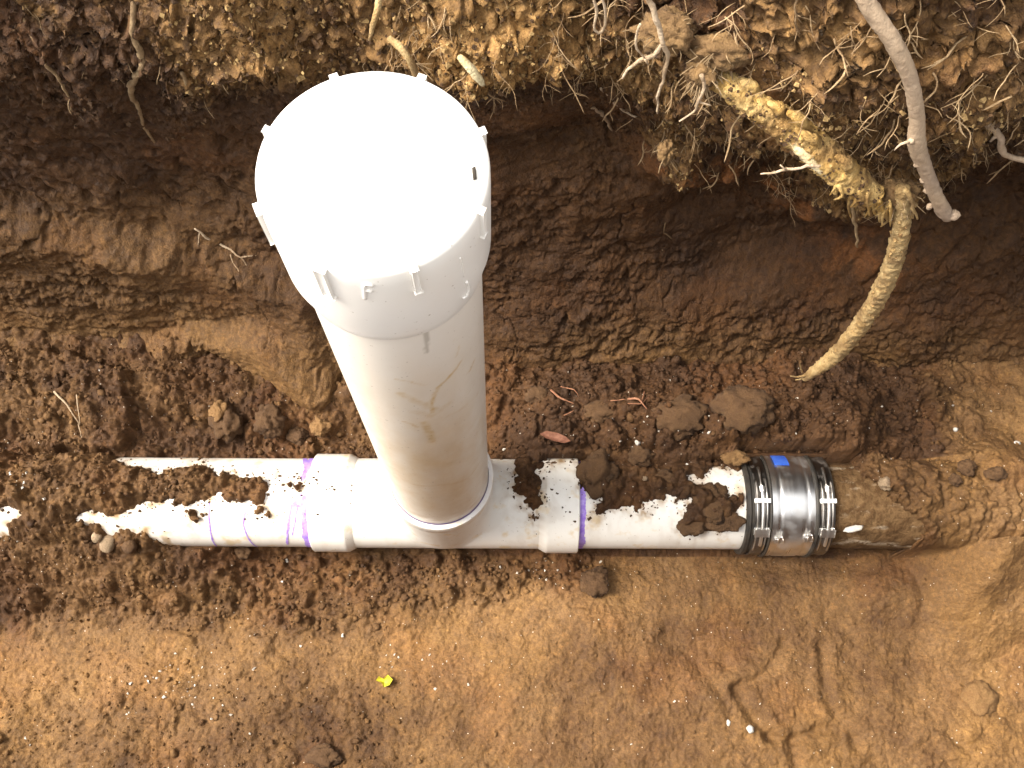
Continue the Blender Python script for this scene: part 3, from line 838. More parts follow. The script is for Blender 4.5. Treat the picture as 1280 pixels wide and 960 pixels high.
# raised letter and mark on the skirt, small dark sliver on the top standing in for a shadow
def on_cap(px, py, r=.0634):
    d = sight(px, py); h = .79; ax2 = TZ/np.linalg.norm(TZ); A = np.array([0, 0, AX])
    d2 = d-ax2*d.dot(ax2); o_ = CAM-A; o2 = o_-ax2*o_.dot(ax2)
    a, b, c = d2@d2, 2*d2@o2, o2@o2-r*r
    return CAM+d*(-b-math.sqrt(max(b*b-4*a*c, 0)))/(2*a)
def raised(name, strokes, w=.0009):
    mb = MB()
    for s_ in strokes:
        q = [on_cap(*p) for p in s_]
        mb.add(*tube(q, [w]*len(q), 6, .002))
    return mb.build(name, M_CAP, cap)
raised('letter', [[(455, 355), (455.5, 364), (456, 373)], [(455, 355.5), (461, 354.5), (466, 357)], [(455.5, 363), (461, 362), (464, 364)]], .0013)
raised('mark', [[(583, 352), (586, 360), (583, 370), (579, 372)]], .0010)
raised('mould_seam', [[(575, 322), (578, 332), (580, 345)]], .0006)
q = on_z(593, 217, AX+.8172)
obj('shade_sliver', *box(q+np.array([0, 0, .0002]), np.array([.0010, .0004, 0]), np.array([-.0004, .0036, 0]), np.array([0, 0, .0006])), simple('sliver_shade_dark', (.03, .022, .014), .9), cap)  # dark piece in place of the shadow of a relief on the cap

# ------------------------------------------------------------------ steel coupling
cp = thing('pipe_coupling', 'shiny steel sleeve coupling with two bolted clamp bands joining white pipe to brown pipe', 'pipe coupling', (.435, 0, .003))
xa = lambda px: on_pipe(px, 640, .066)[0]
x0, x1 = xa(935), xa(1046)
RG = .0615
obj('gasket', *lathe([(.0574, x0), (RG+.001, x0), (RG+.0022, x0+.001), (RG+.0022, x0+.005), (RG, x0+.007), (RG, x1-.007), (RG+.0022, x1-.005), (RG+.0022, x1-.001), (RG+.001, x1), (.0545, x1)],
                     (0, 0, AX), X, 128), M_RUBBER, cp, sharp=40)
sa, sb = xa(964), xa(1023); RS = .0645
sh = []
for i in range(41):
    u = i/40; h = sa+(sb-sa)*u
    r = RS+.0009*math.sin(math.pi*u)-.0010*math.exp(-((u-.22)/.035)**2)-.0010*math.exp(-((u-.80)/.035)**2)
    sh.append((r, h))
sh = [(RS-.002, sa)]+sh+[(RS-.002, sb)]
shield = obj('shield', *lathe(sh, (0, 0, AX), X, 160), M_STEEL, cp, sharp=60)
obj('edge_lip', *lathe([(RS+.0002, xa(963)), (RS+.0022, xa(964)), (RS+.0022, xa(966)), (RS+.0002, xa(967))], (0, 0, AX), X, 128), M_RUBBER, shield)
obj('edge_lip', *lathe([(RS+.0002, xa(1020.5)), (RS+.0024, xa(1021.5)), (RS+.0024, xa(1025)), (RS+.0002, xa(1026))], (0, 0, AX), X, 128), M_RUBBER, shield)
def cdir(a):   # outward and forward-tangent directions, angle from top towards the viewer
    return np.array([0, -math.sin(a), math.cos(a)]), np.array([0, -math.cos(a), -math.sin(a)])
def ang(py): 
    p = on_pipe(990, py, .068); return math.atan2(-p[1], p[2]-AX)
for pa, pb in ((945, 962), (1027, 1044)):
    ba, bb = xa(pa), xa(pb); xm = (ba+bb)/2; hw = (bb-ba)/2
    bd = obj('clamp_band', *lathe([(RG+.0004, ba+.0005), (RG+.0022, ba), (RG+.0026, ba+.002), (RG+.0017, xm-.002), (RG+.0017, xm+.002), (RG+.0026, bb-.002), (RG+.0022, bb), (RG+.0004, bb-.0005)],
                                 (0, 0, AX), X, 128), M_BAND, cp, sharp=50)
    ro = RG+.0065
    for py in (626, 664, 668.5):
        a = ang(py); n_, t_ = cdir(a)
        obj('bolt_bar', *box(np.array([xm, 0, AX])+n_*(ro-.0005), X*(hw+.0003), t_*.0019, n_*.0026, .0008), M_BOLT, bd, sharp=30)
    path = [np.array([xm, 0, AX])+cdir(a)[0]*ro for a in np.linspace(ang(612), ang(682), 14)]
    obj('bolt', *tube(path, [.0021]*14, 10, .0012, bump=.0), M_BOLT, bd)
    th = MB()
    for a in np.linspace(ang(629), ang(661), 22):
        n_, t_ = cdir(a); th.add(*lathe([(.0019, -.0005), (.0026, 0), (.0019, .0005)], np.array([xm, 0, AX])+n_*ro, t_, 10))
    th.build('thread', M_STRAP, bd)
    for sx in (-1, 1):
        st = [np.array([xm+sx*hw*.72, 0, AX])+cdir(a)[0]*(RG+.0037) for a in np.linspace(ang(600), ang(690), 24)]
        obj('strap_edge', *tube(st, [.0012]*24, 6, .003), M_STRAP, bd)
    n_, t_ = cdir(ang(612)); 
    obj('bolt_nut', *lathe([(.0001, -.004), (.0036, -.004), (.0036, .003), (.0001, .003)], np.array([xm, 0, AX])+n_*ro, t_, 6), M_BOLT, bd, smooth=False)
    st = [np.array([xm, 0, AX])+cdir(a)[0]*(RG+.0040) for a in np.linspace(ang(583), ang(606), 10)]
    obj('strap_tongue', *tube(st, [.0022, .0022, .0022, .002, .0018, .0016, .0016, .0016, .0016, .0016], 6, .003), M_STRAP, bd)
for px, py in ((973, 675), (1010, 673)):
    p = on_pipe(px, py, .066); a = math.atan2(-p[1], p[2]-AX); n_, t_ = cdir(a); c_ = np.array([p[0], 0, AX])
    lg = MB(); lg.add(*box(c_+n_*.0668, X*.0052, t_*.0022, n_*.0022, .0008))
    lg.add(*box(c_+n_*.069+X*.001-t_*.003, X*.0020, t_*.0042, n_*.0012, .0006))
    lg.build('shield_tab', M_BOLT, shield, sharp=30)
a0, a1 = ang(567), ang(580)
v, fc = lathe([(RS+.0014, xa(976)), (RS+.0016, xa(977)), (RS+.0016, xa(994)), (RS+.0014, xa(995))], (0, 0, AX), X, 10, a0, a1)
obj('sticker', v, fc, M_BLUE, shield)

# old clay pipe to the right
op = MB()
prof_c = [(.0545, .44), (.0545, .50), (.055, .56), (.0555, .62), (.056, .75), (.056, 2.2)]
pv, pf = lathe([(np.interp(h_, [.44, .5, .62, .75], [.0545, .0545, .0555, .056]), h_) for h_ in list(np.arange(.44, .74, .0022))+[1., 2.2]], (0, 0, AX-.001), X, 150)
for k, p_ in enumerate(pv):
    q_ = Vector((p_*32).tolist()); a_ = mnoise.noise(q_)+.6*mnoise.noise(q_*3.1)+.5*mnoise.noise(q_*8.)
    rad_ = np.array([0, p_[1], p_[2]-AX]); pv[k] = p_+rad_/np.linalg.norm(rad_)*.0013*a_*min(1, max(0, (p_[0]-.48)/.03))
op.add(pv, pf)
tag(op.build('old_pipe', M_CLAY), 'old brown mud-caked pipe running from the steel coupling into the soil', 'pipe')

# ------------------------------------------------------------------ clods, stones, chips
def lump_mesh(seed, sub=3, rough=.28, squash=(1, 1, 1), freq=1.6, fine=.08):
    bm = bmesh.new(); bmesh.ops.create_icosphere(bm, subdivisions=sub, radius=1)
    off = Vector((seed*13.7, seed*5.1, seed*2.3))
    for v in bm.verts:
        n = v.co.normalized()
        k = 1+rough*mnoise.noise(n*freq+off)+rough*.5*mnoise.noise(n*freq*2.7+off)+fine*mnoise.noise(n*9+off)+fine*.7*mnoise.noise(n*19+off)
        v.co = Vector((n.x*squash[0], n.y*squash[1], n.z*squash[2]))*k
    vv = np.array([tuple(v.co) for v in bm.verts]); ff = [[v.index for v in p.verts] for p in bm.faces]
    bm.free()
    return vv, ff
def clod(px, py, w, h, label, mat=M_CLOD, name='soil_clod', cat='soil clod', z=None, sink=.25, sub=4, group='clods lying in the trench', flat=.75, rough=.42, pipe=False, rot=0):
    """w, h: size in photo pixels"""
    zz = .06 if z is None else z
    if pipe: p = on_pipe(px, py)
    else:
        for _ in range(6):
            p = on_z(px, py, zz)
            if z is None: zz = float(lookup(np.array(p[0]), np.array(p[1])))
    dist = float((p-CAM)@FW)
    sx, sy = w/2*dist/FPX, h/2*dist/FPX
    sz = min(sx, sy)*flat*1.1
    vv, ff = lump_mesh(random.random()*50, sub, rough, fine=.15 if sub > 3 else .08)
    vv = vv*np.array([sx, sy, sz])
    if rot:
        c, s = math.cos(rot), math.sin(rot); vv = vv@np.array([[c, s, 0], [-s, c, 0], [0, 0, 1]])
    zc = p[2]+sz*(1-2*sink)
    me_o = obj(name, vv, ff, mat)
    me_o.location = (p[0], p[1]-(zc-p[2])*.25, zc)
    return tag(me_o, label, cat, group)
clod(287, 527, 36, 44, 'round brown clod, largest of the three in a row left of the white riser')
clod(274, 515, 22, 28, 'small upright clod leaning on the left side of the largest clod behind the left pipe', M_DRYCLOD)
clod(337, 528, 34, 40, 'brown clod right of the largest one behind the left pipe, near the white riser')
clod(402, 533, 22, 26, 'small clod behind the white left hub, close to the riser foot', M_DRYCLOD)
clod(374, 545, 24, 22, 'dark small clod low in the gap behind the left pipe beside the white hub')
clod(928, 511, 68, 54, 'big flat round clod on the pile, above the left edge of the steel coupling', flat=.5)
clod(848, 522, 64, 48, 'wide brown clod on the pile behind the right pipe, left of the big flat clod', flat=.5)
clod(745, 593, 46, 54, 'brown clod sitting over the joint of white right hub and right pipe', z=.112, flat=.6)
clod(750, 515, 40, 28, 'smooth dark clod in the pile behind the red dead leaf', flat=.5)
clod(918, 573, 32, 18, 'small oblong clod touching the steel coupling at the back of the right pipe', M_DRYCLOD, z=.112)
clod(865, 652, 36, 34, 'left half of a cracked soil clod stuck on the white right pipe', pipe=True, flat=.35, sink=.5)
clod(890, 628, 46, 46, 'upper clod of the cracked lump stuck on the white pipe beside the coupling', pipe=True, flat=.35, sink=.45)
clod(905, 648, 44, 36, 'right half of a cracked soil clod on the white pipe just left of the coupling', pipe=True, flat=.35, sink=.5)
clod(1219, 872, 44, 46, 'lone round reddish clod on bare clay at the lower right', M_DRYCLOD, z=.0, sink=.3, rough=.14)
clod(1106, 604, 17, 16, 'pale rounded clod on top of the old brown pipe', M_STONE, sink=.35)
clod(1206, 585, 22, 20, 'upper clod of three on the soil above the old brown pipe', M_CLOD)
clod(1193, 600, 16, 14, 'lower small clod of three on the soil above the old brown pipe', M_CLOD)
clod(1243, 592, 26, 16, 'flat clod at the far right edge, right of the three small clods', M_CLOD)
clod(742, 728, 36, 36, 'rough dark clump on the trench floor in front of the right hub', M_CLOD, flat=.5)
clod(305, 690, 20, 16, 'crumbly clod tucked against the front of the left pipe', M_CLOD)
clod(830, 600, 38, 26, 'soft clod on the back of the right pipe, between hub and coupling', z=.11, flat=.5)
clod(672, 495, 30, 24, 'dark clod right of the riser near the foot of the far wall', flat=.6)
clod(800, 570, 30, 24, 'dark clod on the soil pile above the middle of the right pipe', z=.112, flat=.6)
clod(405, 945, 40, 26, 'dark crumbly clod at the bottom edge of the picture, below the yellow leaf', flat=.5)
clod(136, 679, 19, 25, 'tan oval stone lying in front of the left pipe end', M_STONE, 'stone', 'stone', sub=3, group='stones in the trench', rough=.12)
clod(122, 671, 13, 15, 'small grey stone touching the left side of the tan oval stone', M_STONE, 'stone', 'stone', sub=3, group='stones in the trench', rough=.12)
clod(163, 683, 18, 18, 'dark rounded stone just right of the tan oval stone', M_CLOD, 'stone', 'stone', sub=3, group='stones in the trench', rough=.15)
clod(1270, 554, 10, 7, 'white chip at the far right edge of the trench floor', M_CHIP, 'white_chip', 'stone chip', sub=2, group='white chips')
clod(1194, 537, 6, 6, 'white chip on the soil below the smooth hollow in the wall foot', M_CHIP, 'white_chip', 'stone chip', sub=2, group='white chips')
clod(1067, 661, 25, 8, 'pale elongated flake stuck on the old brown pipe beside the coupling', M_CHIP, 'pale_flake', 'flake', z=.112, sub=2, group='white chips', flat=.3, rot=.25)
clod(937, 911, 9, 10, 'white pebble in the groove of the clay floor, front right', M_CHIP, 'white_pebble', 'pebble', sub=2, group='white chips')
clod(910, 903, 6, 8, 'tiny white pebble left of the one in the clay groove', M_CHIP, 'white_pebble', 'pebble', sub=2, group='white chips')
clod(797, 553, 8, 8, 'tiny white pebble on the dark pile above the right pipe', M_CHIP, 'white_pebble', 'pebble', z=.115, sub=2, group='white chips')
clod(806, 598, 7, 6, 'tiny tan pebble in the soil on top of the right pipe', M_STONE, 'tan_pebble', 'pebble', z=.122, sub=2, group='white chips')

# leaves
def leaf(name, outline, mat, label, z, curl):
    pts = [on_z(x, y, z) for x, y in outline]
    c = np.mean(pts, 0)
    ringi = [c+(p-c)*.5 for p in pts]
    v = []; n = len(pts)
    zf = lambda p: float(lookup(np.array(p[0]), np.array(p[1])))
    zc = max(zf(p) for p in pts)+.002
    for k, (p, a) in enumerate(((p, a) for a, P in ((1, pts), (.5, ringi)) for p in P)):
        v.append((p[0], p[1], zc+curl*a*a*(1 if (k % 2) else .55)))
    v.append((c[0], c[1], zc))
    f = [[i, (i+1) % n, n+(i+1) % n, n+i] for i in range(n)]+[[n+i, n+(i+1) % n, 2*n] for i in range(n)]
    vv = np.array(v); m2 = len(vv)
    v2 = np.vstack([vv, vv-np.array([0, 0, .0006])])
    f2 = f+[[i+m2 for i in q[::-1]] for q in f]+[[i, i+m2, (i+1) % n+m2, (i+1) % n] for i in range(n)]
    return tag(obj(name, v2, f2, mat, smooth=False), label, 'leaf')
leaf('dead_leaf', [(674, 549), (682, 546), (696, 548), (706, 553), (712, 558), (704, 561), (692, 558), (682, 555)], M_DEADLEAF, 'reddish brown dead leaf on the soil right of the riser foot', .11, .004)
leaf('yellow_leaf', [(471, 851), (475, 846), (480, 849), (486, 844), (492, 850), (488, 857), (481, 859), (478, 854)], M_YLEAF, 'small bright yellow torn leaf on the bare clay in front of the tee', .005, .006)

# ------------------------------------------------------------------ roots
def root_thing(name, label, paths, mat, cat='root', group=None, sides=10, step=.004, bump=.25, wig=0., extra=()):
    """paths: list of [(px, py, y, radius), ...]; y = distance across the trench, None = on the wall"""
    P3 = []
    for pts in paths:
        P3.append(([on_wall(a, b, r*.6) if y is None else on_y(a, b, y) for a, b, y, r in pts], [r for *_, r in pts]))
    t = thing(name, label, cat, tuple(P3[0][0][0]), group)
    for i, (p, r) in enumerate(P3):
        v, f = tube(p, r, sides if i == 0 else 6, step, bump, 230 if sides > 15 else 170, wig, seed=len(label)+i)
        obj('stem' if i == 0 else 'rootlet', v, f, mat, t)
    return t
yr = root_thing('thick_root', 'thick yellow root with flaking bark and a broken end, slanting out of the far wall', [
    THICK],
    M_YROOT, sides=32, step=.0018, bump=.22)
st_ = MB()
st_.add(*tube([on_y(x, y, d) for x, y, d in ((985, 172, .1745), (1000, 188, .1675), (1015, 202, .163), (1032, 220, .1575))], [.0015, .0046, .005, .002], 8, .003, .2))
st_.build('stripped_wood', M_RAW, yr)
fl_ = MB()
for k in range(26):
    a = random.uniform(0, 1); px, py = 1040+a*75, 228+a*22+random.uniform(-6, 14); y0 = random.uniform(.150, .175)
    fl_.add(*tube([on_y(px, py, y0), on_y(px+random.uniform(-5, 7), py+random.uniform(6, 18), y0-.004), on_y(px+random.uniform(-8, 10), py+random.uniform(14, 30), y0-.002)], [.0022, .0015, .0006], 5, .004, .4))
fl_.build('splinters', M_YROOT, yr)
for k in range(5):
    px, py = [(960, 128), (1002, 165), (925, 100), (1045, 195), (985, 140)][k]
    y0 = [.188, .172, .20, .162, .18][k]
    obj('bark_flake', *tube([on_y(px, py, y0), on_y(px+14, py+9, y0-.002), on_y(px+30, py+24, y0-.001)], [.002, .0055, .0018], 7, .002, .5, 260, seed=k), M_YROOT, yr)
root_thing('hanging_root', 'pale curved root hanging below the broken yellow root, frayed tip above the coupling', [
    [(1128, 235, .160, .0062), (1128, 262, .155, .0066), (1124, 300, .149, .0080), (1108, 350, .142, .0088), (1080, 400, .136, .0090), (1048, 440, .131, .0086), (1020, 463, .128, .0068), (1005, 473, .127, .0035)],
    [(1010, 468, .127, .002), (998, 471, .126, .0012), (988, 470, .125, .0006)], [(1012, 470, .127, .0016), (1000, 474, .126, .001), (994, 475, .126, .0006)],
    [(1003, 466, .127, .0012), (1001, 460, .126, .0008), (1000, 453, .125, .0005)]], M_PALEROOT, sides=22, step=.0022, bump=.30)
def root_lump(px, py, y, sx, sy, sz, label, n):
    p = on_y(px, py, y)
    vv, ff = lump_mesh(px*.37, 4, .45, (sx, sy, sz), 1.9, .2)
    o = tag(obj('soil_clump', vv, ff, M_TOPCLUMP), label, 'soil clump', 'root-bound clumps of soil on the far wall')
    o.location = p
    hm_ = MB()
    for k in range(n):
        d = np.array([random.uniform(-1, 1), random.uniform(-1, .1), random.uniform(-1, .6)]); d /= np.linalg.norm(d)
        q0 = p+d*np.array([sx, sy, sz])*.8; L_ = random.uniform(.006, .018)
        hm_.add(*tube([q0, q0+d*L_*.6+np.array([0, 0, -.002]), q0+d*L_+np.array([random.uniform(-.004, .004), 0, -.006])], [.0006, .0005, .0003], 4, .006))
    hr = hm_.build('root_hairs', M_HAIR, o); hr['kind'] = 'stuff'
M_TOPCLUMP = crumb_mat('topsoil_clump', (.13, .070, .026), (.27, .160, .062))
root_lump(1122, 240, .166, .016, .012, .011, 'root-bound soil clump between the broken yellow root and the hanging root', 26)
root_lump(878, 88, .208, .013, .012, .013, 'hairy soil clump clinging over the upper end of the yellow root', 34)
root_lump(835, 40, .225, .022, .016, .014, 'hairy soil clump at the top edge, where the forked fine root starts', 30)
root_lump(905, 62, .215, .024, .014, .012, 'lumpy soil clump just above the yellow root near the top edge', 20)
root_lump(833, 190, .232, .008, .010, .013, 'rusty pointed soil clump poking out below the short fine root', 6)
gr = root_thing('grey_root', 'smooth grey root hanging from the top edge and ending in a round knob', [
    [(1066, -40, .165, .0058), (1085, 5, .158, .0058), (1118, 55, .150, .0058), (1138, 100, .145, .0054), (1146, 145, .142, .0055), (1146, 180, .140, .0068), (1158, 215, .138, .0056), (1170, 245, .136, .0058), (1180, 264, .135, .0064), (1186, 271, .134, .005)]],
    M_GREYROOT, sides=20, step=.0028, bump=.12)
vv, ff = lump_mesh(3.3, 3, .15); p = on_y(1191, 269, .1335)
obj('knob', vv*np.array([.0062, .005, .0044])+p, ff, M_GREYROOT, gr)
for k, (px, py) in enumerate(((1145, 176), (1160, 225), (1165, 238), (1168, 258), (1153, 205))):
    vv, ff = lump_mesh(k+9.1, 2, .3); p = on_y(px-6, py, .136)
    obj('nodule', vv*np.array([.0030, .0028, .0034])+p, ff, M_GREYROOT, gr)
obj('rootlet', *tube([on_y(1140, 176, .136), on_y(1126, 180, .132), on_y(1118, 188, .131)], [.0012, .0009, .0004], 6, .004, .3), M_ROOTLET, gr)

tet = np.array([[1, 0, -.5], [-.5, .87, -.5], [-.5, -.87, -.5], [.1, .1, .9], [.6, .7, .3], [-.8, .1, .35], [.4, -.8, .3]])
TETF = np.array([[0, 4, 3], [4, 1, 3], [1, 5, 3], [5, 2, 3], [2, 6, 3], [6, 0, 3], [0, 1, 4], [1, 2, 5], [2, 0, 6], [0, 2, 1]])
def crusted(root, pts, n, seed, side=None):
    r_ = np.random.default_rng(seed); P, rad = smooth_path([on_y(a, b, c) for a, b, c, *_ in pts], [p[3] for p in pts], .002)
    mb = MB()
    for k in range(n):
        i = r_.integers(2, len(P)-2); t_ = P[i+1]-P[i-1]; t_ /= np.linalg.norm(t_)
        d = r_.standard_normal(3); d[1] = -abs(d[1])
        d -= t_*d.dot(t_); d /= np.linalg.norm(d)
        q = Vector((P[i]*45).tolist())
        if mnoise.noise(q+Vector((d*1.5).tolist())) < -.05: continue
        sz = math.exp(r_.normal(math.log(.0012), .45))
        M_ = np.linalg.qr(r_.standard_normal((3, 3)))[0]
        mb.add((tet*sz*r_.uniform(.7, 1.2))@M_+P[i]+d*(rad[i]*1.02), TETF)
    o_ = mb.build('soil_crust', M_TANCRUMB if side else M_CRUMB, root, smooth=False); o_['kind'] = 'stuff'; return o_
crusted(yr, THICK, 520, 5)
crusted(yr, THICK[2:6], 220, 6, True)
HANG = [(1128, 262, .155, .0066), (1124, 300, .149, .0080), (1108, 350, .142, .0088), (1080, 400, .136, .0090), (1048, 440, .131, .0086), (1020, 463, .128, .0068)]
for o in S.objects:
    if o.name == 'hanging_root': crusted(o, HANG, 260, 7, True)
def fine(label, paths, mat=M_ROOTLET, name='fine_root', group='fine roots hanging from the far wall', wig=.0022):
    return root_thing(name, label, paths, mat, 'root', group, 7, .004, .3, wig)
fine('pale forked fine root dangling at the top, left of the yellow root', [
    [(805, -20, .20, .0022), (818, 20, .195, .0022), (831, 55, .19, .0019), (832, 85, .187, .0015), (823, 112, .185, .0012), (822, 142, .184, .0007)],
    [(830, 52, .19, .0014), (818, 68, .188, .0017), (800, 78, .186, .0016), (783, 90, .184, .0013), (778, 97, .184, .0009)],
    [(800, 30, .19, .001), (796, 55, .188, .001), (806, 74, .187, .0006)], [(806, 72, .187, .0010), (812, 80, .186, .0006)]])
fine('short branching fine root below the upper end of the yellow root', [
    [(878, 90, .19, .0018), (880, 110, .185, .0015), (872, 130, .183, .0012), (868, 142, .182, .0009), (850, 150, .181, .0006)], [(876, 128, .183, .001), (888, 134, .18, .0006)]])
fine('thin pale twig sticking out sideways below the yellow root', [
    [(1025, 206, .150, .0016), (1000, 209, .146, .0013), (975, 214, .144, .0011), (950, 217, .142, .0006)], [(985, 212, .145, .0009), (976, 207, .144, .0006)], [(968, 215, .144, .0008), (960, 219, .143, .0005)]])
fine('straw coloured root end poking out at the top, behind the white cap', [[(476, -15, .235, .0024), (472, 10, .23, .0026), (466, 32, .226, .0022), (462, 50, .224, .0012)]], M_PALEROOT, wig=.0006)
fine('short thick pale root stub just above the top rim of the white cap', [[(486, 48, .25, .003), (502, 60, .243, .0034), (514, 78, .238, .0036), (520, 96, .236, .0030)]], M_PALEROOT, wig=.0008)
fine('peeled pale wood sliver right of the white cap near the top', [[(574, 70, .235, .0026), (586, 84, .23, .0040), (598, 98, .228, .0038), (604, 107, .227, .0018)]], M_RAW, name='wood_sliver', wig=.0003)
fine('crooked brown root running down the far wall at upper left', [
    [(168, 0, None, .0028), (166, 40, None, .0026), (178, 78, None, .0034), (164, 110, None, .0032), (174, 138, None, .0018), (184, 165, None, .0016), (194, 178, None, .0012)],
    [(164, 108, None, .0018), (152, 102, None, .0012), (146, 94, None, .0006)]], M_DARKLET)
fine('thin pale root lying diagonally on the wall at the far upper left', [[(28, 20, None, .0014), (45, 55, None, .0016), (62, 85, None, .0018), (78, 105, None, .0016), (92, 138, None, .0009)]], M_DARKLET)
fine('fine root left of the white cap on the dark upper wall', [[(226, 90, None, .0018), (238, 118, None, .002), (244, 140, None, .0014), (255, 156, None, .0007)]], M_DARKLET)
fine('small tangled root tuft on the wall left of the riser', [
    [(243, 285, None, .0016), (262, 298, None, .0014), (284, 310, None, .0014), (300, 322, None, .0010), (318, 344, None, .0006)],
    [(282, 310, None, .001), (290, 298, None, .0007)], [(300, 322, None, .001), (322, 320, None, .0007), (330, 336, None, .0005)], [(284, 312, None, .001), (298, 340, None, .0006)],
    [(250, 292, None, .0008), (246, 310, None, .0005)]], M_ROOTLET)
fine('bent grey root lying against the wall at the right edge', [
    [(1222, 118, .17, .0022), (1226, 145, .168, .003), (1238, 158, .166, .0026), (1250, 170, .165, .003), (1252, 186, .164, .0028), (1268, 198, .163, .0024), (1300, 208, .162, .0022)],
    [(1248, 168, .165, .002), (1240, 176, .164, .001)]], M_GREYROOT)
fine('pale upright root near the top right corner', [[(1188, -15, .185, .0026), (1190, 12, .182, .003), (1194, 42, .18, .0032), (1198, 74, .178, .0024)], [(1198, 70, .178, .0016), (1225, 66, .176, .0013), (1248, 60, .175, .0008)]], M_GREYROOT)
fine('thin root loop hanging from the top edge right of the bright soil tuft', [[(742, -10, .205, .0011), (746, 15, .203, .0011), (744, 36, .202, .001), (754, 40, .202, .001), (755, 12, .203, .001), (752, -10, .204, .001)]], M_ROOTLET)
fine('thin rootlet with a knotted clump on the wall left of the yellow root', [[(752, 110, None, .0012), (768, 128, None, .0014), (780, 138, None, .0012), (800, 148, None, .0008)], [(738, 134, None, .0012), (752, 142, None, .0022), (764, 162, None, .0012)]], M_ROOTLET)
fine('slender root tuft low on the dark wall between riser and hanging root', [[(832, 278, None, .0009), (830, 290, None, .0011), (840, 298, None, .0008)], [(828, 312, None, .0008), (840, 318, None, .001), (842, 333, None, .0006)]], M_DARKLET)
fine('brown root hanging straight down beside the broken yellow root end', [[(1064, 250, .165, .0018), (1068, 275, .163, .0016), (1072, 308, .162, .0010)]], M_DARKLET)
fine('short pale root hooked around the top of the hanging root', [[(1132, 238, .150, .0022), (1140, 252, .147, .0020), (1147, 272, .145, .0010)]], M_PALEROOT)
# red rootlets in the pile
def ground_root(label, paths, z, mat):
    t = None
    for i, pts in enumerate(paths):
        P = [on_z(x, y, z) for x, y in pts]
        P = [np.array([p[0], p[1], max(float(lookup(p[0], p[1])), .0)+.004+.003*(k % 2)]) for k, p in enumerate(P)]
        if t is None: t = thing('fine_root', label, 'root', tuple(P[0]), 'rootlets lying on the soil pile')
        obj('stem' if i == 0 else 'rootlet', *tube(P, [.0013 if i == 0 else .0008]*(len(P)-1)+[.0005], 6, .004, .3, 150, .001, seed=i), mat, t)
M_REDLET = bark('red_rootlet', (.30, .13, .07), (.42, .20, .11), (.20, .08, .04), 60)
ground_root('reddish branching rootlet on the pile behind the right pipe', [[(782, 505), (795, 508), (806, 519)], [(782, 512), (800, 510), (810, 498)], [(800, 509), (804, 492)], [(760, 508), (778, 507)]], .11, M_REDLET)
ground_root('curled reddish root scraps on the soil right of the riser', [[(688, 495), (700, 506), (716, 511)], [(700, 488), (716, 494), (722, 500)], [(704, 526), (716, 520)]], .1, M_REDLET)
ground_root('thin pale rootlets lying on the soil slab at the far left', [[(75, 495), (90, 512), (98, 530)], [(104, 500), (102, 515), (98, 530)], [(96, 530), (100, 545)]], .1, M_ROOTLET)

# ------------------------------------------------------------------ loose crumbs and root hairs (uncountable)
ico_v, ico_f = lump_mesh(1.0, 1, 0, fine=0)
ICO = [(lump_mesh(s*3.1, 1, .45, (1, .9, .8), fine=.2)[0]) for s in range(12)]
ICOF = np.array(lump_mesh(1, 1, 0)[1])
def scatter(name, P, size, mat, big, dry_lit_val=None):
    N = len(P)
    base = ICO if big else [tet*(1+.3*rng.standard_normal(tet.shape)) for _ in range(12)]
    F = ICOF if big else TETF
    nvb = len(base[0])
    V = np.empty((N, nvb, 3)); 
    a = rng.uniform(0, 2*math.pi, N); c, s = np.cos(a), np.sin(a)
    b = rng.uniform(-.8, .8, N); cb, sb = np.cos(b), np.sin(b)
    which = rng.integers(0, 12, N)
    Bs = np.stack(base)[which]*size[:, None, None]*rng.uniform(.7, 1.25, (N, 1, 3))
    y1 = Bs[..., 1]*cb[:, None]-Bs[..., 2]*sb[:, None]; z1 = Bs[..., 1]*sb[:, None]+Bs[..., 2]*cb[:, None]
    V[..., 0] = Bs[..., 0]*c[:, None]-y1*s[:, None]; V[..., 1] = Bs[..., 0]*s[:, None]+y1*c[:, None]; V[..., 2] = z1
    V += P[:, None, :]
    me = bpy.data.meshes.new(name)
    V = V.reshape(-1, 3); Fs = (F[None]+np.arange(N)[:, None, None]*nvb).reshape(-1, 3)
    me.vertices.add(len(V)); me.vertices.foreach_set('co', V.reshape(-1).astype(np.float32))
    me.loops.add(len(Fs)*3); me.polygons.add(len(Fs))
    me.loops.foreach_set('vertex_index', Fs.reshape(-1).astype(np.int32))
    me.polygons.foreach_set('loop_start', np.arange(0, len(Fs)*3, 3, dtype=np.int32))
    me.polygons.foreach_set('use_smooth', np.full(len(Fs), big))
    if dry_lit_val is not None:
        at = me.attributes.new('dry_lit', 'FLOAT', 'POINT'); at.data.foreach_set('value', np.repeat(dry_lit_val, nvb).astype(np.float32))
        at = me.attributes.new('tan', 'FLOAT', 'POINT'); at.data.foreach_set('value', np.full(len(V), -.4, np.float32))
    me.materials.append(mat); me.update(calc_edges=True)
    o = link(bpy.data.objects.new(name, me)); o['kind'] = 'stuff'
    return o
